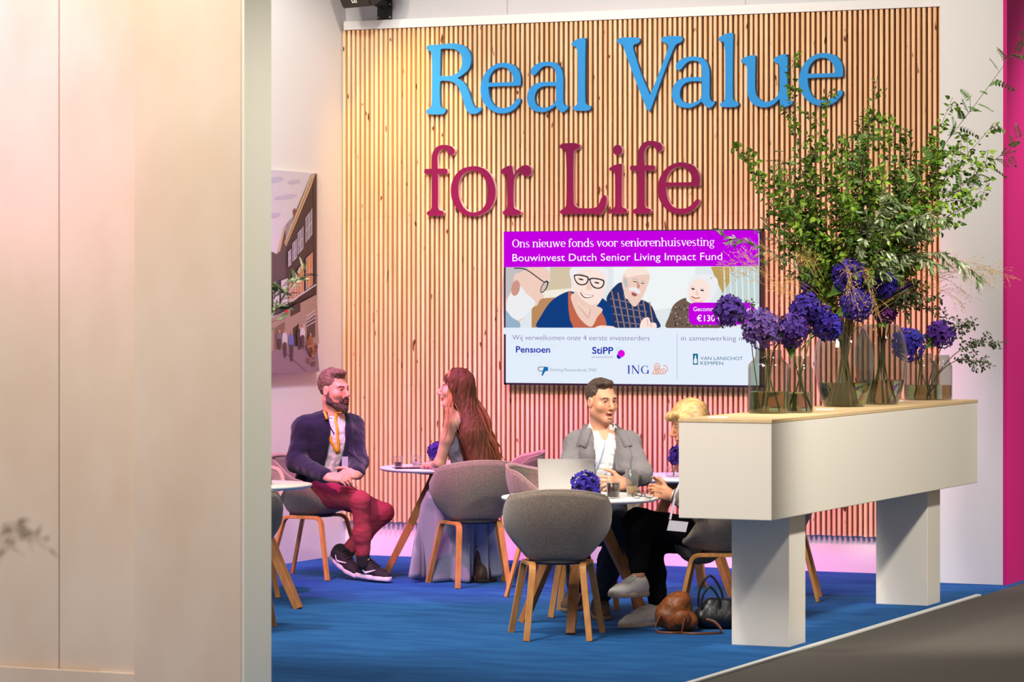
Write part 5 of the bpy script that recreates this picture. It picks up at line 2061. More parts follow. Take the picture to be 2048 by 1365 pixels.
for an, he, to in ((RA, A(1155, 1204, 18.38), A(1132, 1222, 18.12)), (LA, A(1198, 1222, 17.92), A(1206, 1248, 17.62))):
    he[2] = to[2] = 0.0
    shoe(man2, B3, an, he, to, (0, 0, 1), suede, mat('sole_brown', (120, 100, 76), .7), 1.0)

# ------------------------------------------------------------------ blonde woman behind the counter
B4 = tuple(W(1.1, 17.4, 0))
pel, nek = A(1428, 1052, 17.45), A(1404, 905, 17.42)
hc, hs = A(1378, 850, 17.40), .95
HM = frame(CV(-.93, -.22, -.28), nvec(CV(-.28, -.05, .95)))
TR = frame(CV(-1, .05))
RS, LS = A(1402, 925, 17.56), A(1396, 930, 17.26)
LE, RE = A(1392, 1008, 17.16), A(1395, 1005, 17.62)
LW, RW = A(1340, 990, 17.18), A(1330, 985, 17.42)
LH, RH = A(1410, 1070, 17.38), A(1412, 1070, 17.52)
LK, RK = A(1276, 1046, 17.30), A(1296, 1085, 17.48)
LA, RA = A(1277, 1152, 17.22), A(1318, 1215, 17.36)
v = Vol(.0036)
P = head(v, hc, HM, hs, True)
v.cone(hc + HM @ np.array((0, -.03, -.06)), nek, .046, .05, .03)
torso(v, pel, nek, TR, -.012, .95, True)
for S_, E_, W_ in ((RS, RE, RW), (LS, LE, LW)):
    v.cone(nek, S_, .045, .045, .04)
    v.chain([S_, E_, W_], [.042, .036, .024], .025)
hand(v, LW, CV(-.92, .2, .22), CV(-.2, .9, .2), CV(-.2, -.2, 1), (.8, 1.1, .8), .04, 1.3, .9)
hand(v, RW, CV(-.93, -.3, .1), CV(-.2, -.9, .2), CV(-.1, .1, 1), (.8, 1.1, .8), .04, 1.3, .9)
for H_, K_, F_ in ((RH, RK, RA), (LH, LK, LA)):
    v.chain([H_, K_, K_ + (F_ - K_) * .4, F_], [.066, .046, .046, .030], .03)
v.cone(LA, A(1272, 1176, 17.22), .03, .024, .02)
v.cone(RA, A(1312, 1236, 17.35), .03, .024, .02)
V, Q = v.mesh()
V = relax(V, Q, 1, .35)
col = head_tint(V, hc, HM, hs, (216, 152, 116), (186, 96, 84), None, (150, 116, 80))
woman2 = person('person', 'blonde woman in black cropped trousers with crossed legs, mostly hidden by the white counter', V, Q, col, B4)
eyes(woman2, B4, P, HM, hs)
blond = mat('hair_blond', (255, 255, 255), 0.45, spec=.5, attr='tint')
v = Vol(.0045)
e = lambda p, r, k=.02, sub=False: v.ell(P(*p), np.array(r) * hs, HM, k, sub)
e((0, -.022, .048), (.090, .112, .104))
e((0, -.05, -.03), (.094, .075, .09), .04)
for x in (-1, 1):
    v.cone(P(x * .082, .035, .04), P(x * .082, .050, -.07), .024, .020, .02)
e((0, .135, -.03), (.07, .08, .10), .012, True)
v.chain([P(-.06, .075, .085), P(0, .105, .075), P(.06, .075, .085)], [.018] * 3, .02)
V, Q = v.mesh()
V = relax(V, Q, 1)
N = vnormals(V, Q)
L = (V - hc) @ HM
V += N * (.003 * wobble(L, 14, 6, (2.0, .5, .4)) + .0022 * wobble(L, 45, 7, (2.0, .4, .3)))[:, None]
hcol = np.array(lin((206, 164, 104))) * (1 + .4 * wobble(L, 24, 9, (1.8, .5, .4)))[:, None]
raw_mesh('hair', V, Q, blond, woman2, B4, np.clip(hcol, 0, 1))
top_m = mat('taupe_knit', (128, 116, 104), .9, spec=.15, bump=(260, .4, (1, 1, 1)))
v = Vol(.006)
Rt = torso(v, pel, nek, TR, .018, .95, True)
fw, rt, up = Rt[:, 1], Rt[:, 0], Rt[:, 2]
for S_, E_, W_ in ((RS, RE, RW), (LS, LE, LW)):
    v.cone(nek - up * .02, S_, .052, .062, .05)
    wr = E_ + (W_ - E_) * .55
    v.chain([S_, E_, wr], [.062, .058, .052], .035)
    v.cone(wr, W_, .034, .03, .004, sub=True)
v.cone(nek, nek + up * .15, .06, .08, .02, sub=True)
v.cone(pel + up * .05, pel - np.array((0, 0, .05)) + fw * .08, .17, .15, .05)
cloth('jumper', v, top_m, woman2, B4, .006, 8, 41)
blk_t = mat('black_jersey', (14, 13, 16), .9, spec=.1)
v = Vol(.006)
v.ell(pel - np.array((0, 0, .04)), (.175, .15, .10), TR, .05)
v.chain([LH, LK, LK + (LA - LK) * .5, LA + (LK - LA) * .16], [.090, .076, .064, .052], .035)
v.chain([RH, RK, RK + (RA - RK) * .5, RA + (RK - RA) * .12], [.090, .072, .064, .054], .035)
cloth('trousers', v, blk_t, woman2, B4, .004, 9, 23)
sneak = mat('sneaker_white', (226, 218, 208), .55, bump=(200, .1, (1, 1, 1)))
gum = mat('sneaker_sole', (196, 176, 150), .6)
for an, he, to, u_ in ((LA, A(1292, 1192, 17.28), A(1220, 1195, 17.12), CV(.1, -.1, 1)), (RA, A(1318, 1244, 17.38), A(1240, 1259, 17.22), (0, 0, 1))):
    if an is RA:
        he[2], to[2] = .0, .0
    so, d_, uu, s_, L_ = shoe(woman2, B4, an - np.array((0, 0, .03)), he, to, u_, sneak, gum, .95, sole_h=.03, collar=.036)
    q = lambda f, h: he + d_ * L_ * f + uu * h
    for i in range(4):
        ribbon('lace', sneak, so, B4, so, [q(.42 + .065 * i, .14) - s_ * .026, q(.44 + .065 * i, .14) + s_ * .026], .009, q(.5, 2), .006)
silver = mat('silver', (210, 206, 200), .25, metal=1.0)
gold = mat('bracelet_pale', (226, 214, 196), .35, metal=.4)


def band(name, m, parent, base, c, axis, r, w):
    ax = Vector(axis).normalized()
    R = ax.to_track_quat('Z', 'Y').to_matrix()
    b = MB().lathe([(r, -w), (r + .004, -w), (r + .004, w), (r, w)], 28, close=True)
    b.v = [tuple(R @ Vector(p) + Vector(c)) for p in b.v]
    return b.build(name, m, parent, True, base)


ax = LE - LW
band('bracelet', gold, woman2, B4, LW + ax * .10, ax, .030, .004)
band('wristwatch', silver, woman2, B4, LW + ax * .30, ax, .034, .006)
clear = glassmat('badge_plastic', (232, 236, 244))
lan3 = mat('lanyard_white', (214, 206, 222), .6)
c0 = A(1357, 1046, 17.12)
b = MB()
rr_, uu_ = CV(.99, .1, -.1), nvec(np.array((0, 0, 1)) + CV(.25, 0, 0))
nn_ = nvec(np.cross(rr_, uu_))
for hw, hh, oz, th in ((.052, .028, -.02, .002),):
    b.add([c0 + rr_ * x + uu_ * (z + oz) + nn_ * y for x, z in ((-hw, -hh), (hw, -hh), (hw, hh), (-hw, hh)) for y in (-th, th)],
          [(0, 2, 4, 6), (7, 5, 3, 1), (0, 1, 3, 2), (2, 3, 5, 4), (4, 5, 7, 6), (6, 7, 1, 0)])
b.build('badge', mat('badge_white', (226, 220, 230), .35), woman2, base=B4)
b = MB().sweep([A(1340, 1040, 17.13), A(1352, 985, 17.14), A(1375, 935, 17.2)], .012, .002, CV(1, 0, 0))
b.build('lanyard', lan3, woman2, base=B4)

# ================================================================== THINGS ON THE TABLES
TZ = .714


def on_table(px, py):
    """point of a table top (height TZ) seen at this pixel"""
    d = FPX * (HCAM - TZ) / (py - HORIZON)
    return at(px, py, d)


def lathe_thing(name, label, cat, c, prof, m, n=32, group=None):
    o = MB().lathe(prof, n, c).build(name, m, None, True, base=tuple(c))
    return tag(o, label, cat, group)


glass = glassmat('clear_glass', (247, 250, 249))
coffee, coke = mat('espresso', (52, 28, 18), .3), mat('cola', (66, 24, 10), .25)
latte = mat('latte', (214, 164, 112), .3)
water = watermat('drinking_water', (236, 244, 246))


def tumbler(name, label, c, r0, r1, h, liquid=None, lh=0, group=None, base=.008):
    t = .0022
    prof = [(0, 0), (r0, 0), (r0 + (r1 - r0) * .5, h * .5), (r1, h), (r1 - t, h), (r0 - t, base), (0, base)]
    t_ = thing(name, label, 'drink', tuple(c), 0, group)
    MB().lathe(prof, 28, c).build('glass', glass, t_, True, base=tuple(c))
    if liquid:
        f = lh / h
        rr0, rr1 = r0 - t - .0004, r0 + (r1 - r0) * f - t - .0004
        MB().lathe([(0, base + .0004), (rr0, base + .0004), (rr1, lh), (0, lh)], 28, c).build('liquid', liquid, t_, True, base=tuple(c))
    return t_


p = W(.52, 17.12, TZ)
tumbler('cola_glass', 'short glass of dark cola on the laptop table, right of the small hydrangea', W(.545, 17.08, TZ), .034, .038, .095, coke, .083)
tumbler('latte_glass', 'tall glass with a little milky coffee left in it', W(.655, 17.30, TZ), .029, .040, .148, latte, .052)
tumbler('espresso_glass', 'small glass of espresso on the bearded man\'s table', W(-.73, 20.36, TZ), .026, .033, .075, coffee, .034)
tumbler('water_glass', 'small glass of water next to the espresso', W(-.615, 20.40, TZ), .027, .036, .080, water, .034)
# phones and tablet
dark_glass = mat('dark_screen', (22, 22, 34), .12)


def slab(name, label, cat, c, rot, w, l, h, m):
    o = MB().box((-w / 2, -l / 2, 0), (w / 2, l / 2, h)).build(name, m)
    o.location = c
    o.rotation_euler = (0, 0, rot)
    bevel(o, .0025)
    return tag(o, label, cat)


slab('tablet', 'dark tablet lying in front of the espresso glass', 'tablet', W(-.66, 20.24, TZ), TH + .2, .19, .14, .008, dark_glass)
slab('phone', 'dark phone behind the water glass, by the little purple flowers', 'phone', W(-.55, 20.60, TZ), TH + .1, .15, .075, .009, dark_glass)
slab('phone', 'grey phone at the left edge of the laptop table', 'phone', W(.045, 17.28, TZ), TH + .4, .075, .14, .009, mat('phone_grey', (112, 104, 100), .3))
slab('phone', 'small dark glass standing at the cut-off table by the partition edge', 'phone', W(-1.41, 18.42, TZ), TH, .03, .02, .05, dark_glass)  # small dark block in place of a drinking glass
# laptop
alu = mat('laptop_silver', (196, 192, 188), .35, metal=.7)
lt = thing('laptop', 'silver laptop open with its lid towards the viewer', 'laptop', W(.30, 17.32, TZ), TH + math.radians(-6))
bevel(MB().box((-.155, 0, .002), (.155, .215, .014)).build('keyboard_base', alu, lt), .003)
Ml = Matrix.Translation((0, .0, .014)) @ Matrix.Rotation(math.radians(20), 4, 'X')
o = MB().box((-.155, -.006, 0), (.155, 0, .205), M=Ml).build('lid', alu, lt)
bevel(o, .002)
MB().box((-.147, .0002, .006), (.147, .001, .198), M=Ml).build('display', emat('laptop_glow', (190, 200, 220), .6), o)
MB().box((-.135, .05, .0142), (.135, .15, .0155)).build('keys', dark_metal, lt)
# folded spectacles
gl = thing('spectacles', 'dark framed spectacles folded on the table edge before the clasped hands', 'spectacles', W(.705, 17.05, TZ), TH + .15)
fm = mat('spectacle_frame', (40, 28, 26), .3)
b = MB()
for x in (-.034, .034):
    ring_ = [(x + .026 * math.cos(2 * PI * k / 20), 0, .0225 + .0195 * math.sin(2 * PI * k / 20)) for k in range(21)]
    b.tube(ring_, .0022, 6)
b.tube([(-.009, 0, .026), (0, -.002, .030), (.009, 0, .026)], .002, 6)
b.build('frame', fm, gl)
for s_ in (-1, 1):
    MB().tube([(s_ * .060, 0, .028), (s_ * .062, .012, .028), (s_ * .02, .022, .014), (-s_ * .055, .028, .0035)], .002, 6).build('temple', fm, gl)
lens_m = glassmat('lens_glass', (240, 236, 226))
for x in (-.034, .034):
    MB().lathe([(0, -.0008), (.0245, -.0008), (.0245, .0008), (0, .0008)], 20).build('lens', lens_m, gl)
    L_ = gl.children[-1]
    L_.location = (x, 0, .0225)
    L_.rotation_euler = (PI / 2, 0, 0)
    L_.scale = (1, .76, 1)

# ------------------------------------------------------------------ bags on the floor
tan = mat('tan_leather', (142, 78, 30), .5, spec=.4, noise=(30, (116, 60, 22), (1, 1, 1)), bump=(40, .12, (1, 1, 1)))
tan_d = mat('tan_leather_dark', (96, 52, 26), .5)
bb_ = floor_at(1352, 1266)
BB = np.array(bb_)
bag = thing('leather_backpack', 'slouched tan leather bag on the carpet beside the white sneakers', 'bag', tuple(bb_))
v = Vol(.004)
X_, Y_, Z_ = CV(1, 0), CV(0, 1), np.array((0, 0, 1.))
cc = BB + Y_ * .08
v.ell(cc + Z_ * .075 - X_ * .01, (.085, .085, .075), np.stack([X_, Y_, Z_], 1), .05)
v.ell(cc + Z_ * .15 + X_ * .015, (.075, .07, .055), np.stack([X_, Y_, Z_], 1), .05)
v.cone(cc + Z_ * .09 - X_ * .06, cc + Z_ * .175 + X_ * .03, .05, .03, .04)
v.ell(cc + Z_ * .05 + X_ * .075, (.05, .07, .05), np.stack([X_, Y_, Z_], 1), .04)
v.box(cc - Z_ * .2, (.4, .4, .2), None, .001, .003, True)
bo = cloth('body', v, tan, bag, tuple(bb_), .007, 6, 61, (1, 1, 1), 2, .25)
v = Vol(.004)
v.ell(cc + Z_ * .075 - Y_ * .075 + X_ * .03, (.05, .028, .045), np.stack([X_, Y_, Z_], 1), .02)
cloth('pocket', v, tan, bag, tuple(bb_), .0015, 12, 62)
rel = lambda p: tuple(np.array(p))
fr_ = lambda px, py, d: np.array(at(px, py, d))
D_ = (at(1352, 1266, 1).x, )
dB = FPX * HCAM / (1266 - HORIZON)
S1 = [fr_(1322, 1232, dB), fr_(1312, 1255, dB - .02), fr_(1318, 1270, dB - .05), fr_(1345, 1271, dB - .08), fr_(1365, 1268, dB - .06)]
S2 = [fr_(1372, 1236, dB - .02), fr_(1366, 1256, dB - .05), fr_(1366, 1272, dB - .09), fr_(1395, 1275, dB - .12), fr_(1425, 1273, dB - .1), fr_(1443, 1264, dB - .06), fr_(1430, 1246, dB - .03), fr_(1412, 1240, dB)]


def spline3(pts, per=5):
    p = [np.array(q, float) for q in pts]
    out = []
    for i in range(len(p) - 1):
        a, b_, c_, d_ = p[max(i - 1, 0)], p[i], p[i + 1], p[min(i + 2, len(p) - 1)]
        for k in range(per):
            t = k / per
            out.append(.5 * (2 * b_ + (c_ - a) * t + (2 * a - 5 * b_ + 4 * c_ - d_) * t * t + (3 * b_ - a - 3 * c_ + d_) * t**3))
    return out + [p[-1]]


for S_ in (S1, S2):
    q = spline3(S_)
    for k in q:
        k[2] = max(k[2], .004)
    MB().sweep(q, .018, .005, (0, 0, 1)).build('strap', tan_d, bag, True, base=tuple(bb_))
b = MB()
for px, py in ((1376, 1226), (1381, 1233), (1386, 1226), (1391, 1216)):
    b.lathe([(.004, -.0015), (.007, -.0015), (.007, .0015), (.004, .0015)], 12, fr_(px, py, dB - .02), close=True)
b.build('buckle', silver, bag, base=tuple(bb_))
hb_ = floor_at(1440, 1262)
HB = np.array(hb_)
hbag = thing('handbag', 'black handbag with two round handles against the nearer counter leg', 'bag', tuple(hb_))
hl = mat('black_leather', (24, 24, 28), .4, spec=.5, bump=(120, .06, (1, 1, 1)))
v = Vol(.005)
cc = HB + Y_ * .10
v.chain([cc - X_ * .085 + Z_ * .06, cc + X_ * .085 + Z_ * .06], [.058, .058], .03, Y_, .9)
v.chain([cc - X_ * .045 + Z_ * .14, cc + X_ * .055 + Z_ * .135], [.028, .028], .07, Y_, 1.2)
v.box(cc - Z_ * .2, (.4, .4, .2), None, .001, .003, True)
cloth('body', v, hl, hbag, tuple(hb_), .002, 8, 71)
dH = FPX * HCAM / (1262 - HORIZON) + .1
for (x0, x1, yt, yb, dd) in ((1397, 1446, 1152, 1220, .03), (1403, 1440, 1175, 1222, -.04)):
    q = spline3([fr_(x0, yb, dH + dd), fr_(x0 + 2, (yt + yb) / 2 - 4, dH + dd), fr_((x0 + x1) / 2 - 2, yt, dH + dd), fr_(x1 - 3, (yt + yb) / 2 - 2, dH + dd), fr_(x1, yb + 4, dH + dd)], 8)
    MB().tube(q, .0065, 8).build('handle', hl, hbag, True, base=tuple(hb_))

# ================================================================== FLOWERS
stem_m = mat('stem_green', (86, 104, 44), .6)
twig_m = mat('twig_brown', (110, 92, 66), .8)
leaf_m = mat('leaf_birch', (255, 255, 255), .55, attr='tint', spec=.3)
leafb = leaf_m.node_tree.nodes['Principled BSDF']
leafb.inputs['Subsurface Weight'].default_value = 0.0
petal_m = mat('hydrangea_petal', (255, 255, 255), .6, attr='tint', spec=.2)
vase_glass = glassmat('vase_glass', (234, 238, 232))
vase_water = watermat('vase_water', (196, 206, 136))
vase_water2 = watermat('vase_water_clear', (222, 226, 196))


def tinted(name, verts, faces, cols, m, parent, base, smooth=False):
    me = bpy.data.meshes.new(name)
    me.from_pydata([tuple(np.array(v) - np.array(base)) for v in verts], [], faces)
    at_ = me.color_attributes.new('tint', 'FLOAT_COLOR', 'POINT')
    at_.data.foreach_set('color', np.concatenate([np.array(cols), np.ones((len(cols), 1))], 1).astype(np.float32).ravel())
    o = link(name, me, m, parent, smooth)
    if parent is None:
        o.location = base
    return o


rg = np.random.default_rng(21)


def flower_ball(c, r, axis, c1, c2, n=105, fs=1.0):
    """domed head of four-petalled florets"""
    V, F, C = [], [], []
    ax = nvec(axis)
    for i in range(n):
        z = 1 - 1.72 * (i + .5) / n
        ph = i * 2.39996 + rg.normal() * .15
        s = math.sqrt(max(0, 1 - z * z))
        t1 = nvec(np.cross(ax, (.3, .5, .8)))
        t2 = np.cross(ax, t1)
        d = nvec(ax * z + (t1 * math.cos(ph) + t2 * math.sin(ph)) * s)
        p = c + d * r * (1 + rg.uniform(-.13, .10)) - ax * r * .1 * (1 - z)
        nrm = nvec(d + rg.normal(size=3) * .28)
        u = nvec(np.cross(nrm, rg.normal(size=3)))
        w = np.cross(nrm, u)
        k = rg.random()
        base_c = np.array(lin(c1)) * (1 - k) + np.array(lin(c2)) * k
        base_c = base_c * rg.uniform(.75, 1.25)
        L = .0165 * fs * rg.uniform(.85, 1.2)
        for q in range(4):
            a = PI / 2 * q + rg.normal() * .12
            e1 = u * math.cos(a) + w * math.sin(a)
            e2 = -u * math.sin(a) + w * math.cos(a)
            n0 = len(V)
            cup = rg.uniform(.0, .5)
            V += [p, p + (e1 * .55 + e2 * .48) * L + nrm * L * cup * .4, p + e1 * 1.05 * L + nrm * L * cup, p + (e1 * .55 - e2 * .48) * L + nrm * L * cup * .4]
            F.append((n0, n0 + 3, n0 + 2, n0 + 1))
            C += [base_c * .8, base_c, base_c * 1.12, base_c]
    return V, F, C


def leaf_shape(kind):
    """outline stations (along, half width)"""
    if kind == 'birch':
        return [(0, .0), (.12, .26), (.32, .36), (.6, .25), (.85, .08), (1, 0)]
    if kind == 'slim':
        return [(0, .0), (.2, .09), (.5, .135), (.8, .09), (1, 0)]
    return [(0, 0), (.22, .22), (.55, .25), (.85, .12), (1, 0)]


def add_leaf(V, F, C, p, d, nrm, L, kind, col, curl=.15):
    d = nvec(d)
    nrm = nvec(np.array(nrm) - d * (np.array(nrm) @ d))
    s = np.cross(d, nrm)
    st = leaf_shape(kind)
    n0 = len(V)
    for f, w in st:
        mid = p + d * L * f - nrm * curl * L * f * f
        V += [mid + s * w * L + nrm * w * L * .35, mid, mid - s * w * L + nrm * w * L * .35]
        C += [col, col * .85, col * 1.06]
    for i in range(len(st) - 1):
        a = n0 + 3 * i
        F += [(a, a + 1, a + 4, a + 3), (a + 1, a + 2, a + 5, a + 4)]


def tube_into(V, F, C, pts, r0, r1, col, n=5):
    b = MB().tube(pts, [r0 + (r1 - r0) * i / (len(pts) - 1) for i in range(len(pts))], n)
    n0 = len(V)
    V += [np.array(v) for v in b.v]
    F += [tuple(i + n0 for i in f) for f in b.f]
    C += [col] * len(b.v)


def curve_pts(p0, p1, bend, n=14):
    out = []
    for i in range(n + 1):
        t = i / n
        out.append(np.array(p0) * (1 - t) + np.array(p1) * t + np.array(bend) * 4 * t * (1 - t))
    return out


GREENS = {'birch': [(98, 130, 26), (120, 148, 40), (62, 92, 18), (78, 110, 22)], 'rowan': [(92, 134, 60), (120, 156, 84), (74, 112, 48)],
          'olive': [(168, 178, 142), (122, 138, 92), (84, 104, 58)], 'dark': [(66, 84, 46), (84, 104, 56), (50, 66, 38)], 'fill': [(70, 98, 22), (50, 76, 16), (92, 122, 32)]}
TW = np.array(lin((112, 92, 66)))


def green(k, j=.2):
    g = GREENS[k]
    return np.array(lin(g[rg.integers(len(g))])) * rg.uniform(1 - j, 1 + j)


def via_path(p0, via, p1, bend, n=18):
    """straight inside the vase, then bending away above its mouth"""
    k = max(3, n // 3)
    a = [np.array(p0) + (np.array(via) - np.array(p0)) * i / k for i in range(k)]
    t0 = nvec(np.array(via) - np.array(p0))
    L = np.linalg.norm(np.array(p1) - np.array(via))
    c1 = np.array(via) + t0 * L * .3
    c2 = (np.array(via) + np.array(p1)) / 2 + np.array(bend) * 1.4
    m = n - k
    for i in range(m + 1):
        t = i / m
        a.append(np.array(via) * (1 - t)**3 + c1 * 3 * t * (1 - t)**2 + c2 * 3 * t * t * (1 - t) + np.array(p1) * t**3)
    return a


def branch(name, label, group, p0, p1, bend, kind, n_side, side_len, leaf, start=.25, density=1.0, droop=0.0, via=None):
    """a cut branch: main twig with side twigs and leaves"""
    V, F, C = [], [], []
    TV_, TF, TC = [], [], []
    main = curve_pts(p0, p1, bend, 18) if via is None else via_path(p0, via, p1, bend, 21)
    tube_into(TV_, TF, TC, main, .0045, .0012, TW)
    L = np.linalg.norm(np.array(p1) - np.array(p0))

    def leaves_along(pts, n, kd, size):
        for i in range(n):
            f = (i + rg.random()) / n
            x = f * (len(pts) - 1)
            a = int(min(x, len(pts) - 2))
            p = pts[a] + (pts[a + 1] - pts[a]) * (x - a)
            t = nvec(pts[a + 1] - pts[a])
            out = nvec(np.cross(t, rg.normal(size=3)))
            if kd == 'rowan':
                rl = size * 3.0 * rg.uniform(.8, 1.15)
                rd = nvec(t * .5 + out * .8 + np.array((0, 0, -.1)))
                rp = [p + rd * rl * q / 6 - np.array((0, 0, .25)) * rl * (q / 6)**2 for q in range(7)]
                tube_into(TV_, TF, TC, rp, .001, .0006, TW * .9 + green('rowan') * .3, 3)
                c0 = green('rowan')
                up = nvec(np.array((0, 0, 1)) + rg.normal(size=3) * .5)
                sd = nvec(np.cross(rd, up))
                for q in range(1, 7):
                    for s_ in (-1, 1):
                        add_leaf(V, F, C, rp[q], rd * .45 + sd * s_, up, size * (.95 - .06 * q), 'pin', c0 * rg.uniform(.85, 1.15), .2)
                add_leaf(V, F, C, rp[6], rd, up, size * .7, 'pin', c0)
            elif kd == 'olive':
                add_leaf(V, F, C, p, t * .7 + out * .6 + np.array((0, 0, -droop)), rg.normal(size=3) + np.array((0, 0, 1)), size * rg.uniform(.7, 1.2), 'slim', green('olive', .3), .1)
            else:
                dd = t * .4 + out * .8 + np.array((0, 0, -.35))
                add_leaf(V, F, C, p + nvec(dd) * size * .25, dd, nvec(CV(rg.normal() * .8, -.8, .4 + rg.normal() * .8) + out * .5), size * rg.uniform(.5, .98), 'birch' if kd in ('birch', 'fill') else 'pin', green(kd, .25), .12)
    for i in range(n_side):
        f = start + (1 - start) * (i + rg.random() * .6) / n_side
        x = min(f, .99) * (len(main) - 1)
        a = int(x)
        p = main[a] + (main[min(a + 1, len(main) - 1)] - main[a]) * (x - a)
        t = nvec(main[min(a + 1, len(main) - 1)] - main[max(a - 1, 0)])
        out = nvec(np.cross(t, rg.normal(size=3)))
        sl = side_len * rg.uniform(.6, 1.25) * (1.15 - .6 * f)
        e_ = p + nvec(t * .75 + out * .8 + np.array((0, 0, -droop))) * sl
        pts = curve_pts(p, e_, np.array((0, 0, .04 - droop * .1)) * sl * 3, 6)
        tube_into(TV_, TF, TC, pts, .0018, .0007, TW, 4)
        leaves_along(pts, max(2, int(density * sl / leaf * (3.6 if kind != 'rowan' else .9))), kind, leaf)
    leaves_along(main[int(len(main) * start):], max(2, int(density * L * (1 - start) / leaf * (2.2 if kind != 'rowan' else .6))), kind, leaf)
    root = thing(name, label, 'branch', tuple(p0), 0, group)
    tinted('twig', TV_, TF, TC, mat('twig', (255, 255, 255), .8, attr='tint'), root, tuple(p0), True)
    o = tinted('leaves', V, F, C, leaf_m, root, tuple(p0))
    o['kind'] = 'stuff'
    return root


def grass(name, label, group, p0, p1, bend, spread, n, col, seedlen=.012, cat='grass'):
    V, F, C = [], [], []
    main = curve_pts(p0, p1, bend, 14)
    cc = np.array(lin(col))
    tube_into(V, F, C, main, .0012, .0006, cc, 4)
    for i in range(n):
        f = .5 + .5 * rg.random()
        x = f * (len(main) - 1.001)
        a = int(x)
        p = main[a] + (main[a + 1] - main[a]) * (x - a)
        t = nvec(main[a + 1] - main[a])
        d = nvec(t * .9 + rg.normal(size=3) * .55)
        L = spread * rg.uniform(.4, 1.1)
        pts = curve_pts(p, p + d * L, np.array((0, 0, .1)) * L, 4)
        tube_into(V, F, C, pts, .0005, .0003, cc, 3)
        for q in (2, 3, 4):
            add_leaf(V, F, C, pts[q], d + rg.normal(size=3) * .35, rg.normal(size=3), seedlen * rg.uniform(.8, 1.5), 'slim', cc * rg.uniform(.75, 1.25), 0)
    o = tinted(name, V, F, C, mat('dry_grass', (255, 255, 255), .8, attr='tint'), None, tuple(p0))
    return tag(o, label, cat, group)


def vase(label, u, v0, r, h, neck, wl, wm, base_r, lip=1.0, z0=CZ, name='glass_vase', sc=1.0, ribs=0):
    c = Vector((u, v0, z0))
    t = thing(name, label, 'vase', tuple(c))
    outer = []
    for i in range(22):
        f = i / 21
        if neck < .95 * r and base_r < .9 * r and h > .3:      # egg-shaped
            rr_ = base_r + (r - base_r) * math.sin(min(f / .62, 1) * PI / 2) ** .8 if f < .62 else neck + (r - neck) * math.cos((f - .62) / .38 * PI / 2) ** .8
        else:                                                     # straight jar with a rounded shoulder
            rr_ = base_r + (r - base_r) * min(f / .06, 1) if f < .74 else neck + (r - neck) * (.5 + .5 * math.cos((f - .74) / .16 * PI) if f < .9 else 0)
        outer.append((rr_, h * f))
    th = .004
    inner = [(max(a - th, .001), b if b > .006 else .006) for a, b in outer][::-1]
    prof = [(0, 0)] + outer + inner + [(0, .006)]
    MB().lathe(prof, 48, c).build('glass', vase_glass, t, True, base=tuple(c))
    wp = [(a - th - .0008, b) for a, b in outer if .006 < b < wl]
    prof = [(0, .0068), (outer[0][0] - th - .001, .0068)] + wp + [(wp[-1][0], wl), (0, wl)]
    MB().lathe(prof, 48, c).build('water', wm, t, True, base=tuple(c))
    return c


VF = (-5.60, 15.70)
vases = {}
sv_ = lambda px, py: None


def top_at(px, py):
    d = FPX * (HCAM - CZ) / (py - HORIZON)
    return at(px, py, d)


def ctop(px, u):
    """point of the counter top in column px on the line at u"""
    a = (px - 1024) / FPX
    d = u / (a * CT - ST)
    return u, d * (a * ST + CT)


u_, v_ = ctop(1537, -5.58)
cA = vase('jar-shaped glass vase with greenish water, foremost on the counter', u_, v_, .108, .335, .07, .115, vase_water, .104)
u_, v_ = ctop(1588, -5.46)
cB = vase('slim glass vase half hidden behind the foremost jar', u_, v_ + .1, .07, .30, .05, .11, vase_water2, .068)
u_, v_ = ctop(1688, -5.56)
cC = vase('large egg-shaped glass vase in the middle of the counter holding the tall branches', u_, v_, .168, .455, .10, .135, vase_water, .112)
u_, v_ = ctop(1762, -5.50)
cD = vase('second large egg-shaped glass vase just behind the middle one', u_, v_, .15, .46, .095, .14, vase_water2, .095)
u_, v_ = ctop(1842, -5.54)
cE = vase('glass jar vase near the far end of the counter', u_, v_, .103, .28, .068, .09, vase_water, .098)
u_, v_ = ctop(1884, -5.42)
cF = vase('slim glass jar at the far right end of the counter', u_, v_, .062, .27, .045, .09, vase_water2, .058)
# small table vases
hy_b, hy_p, hy_v = (44, 34, 138), (66, 42, 122), (58, 30, 110)
HG = 'hydrangea flowers'


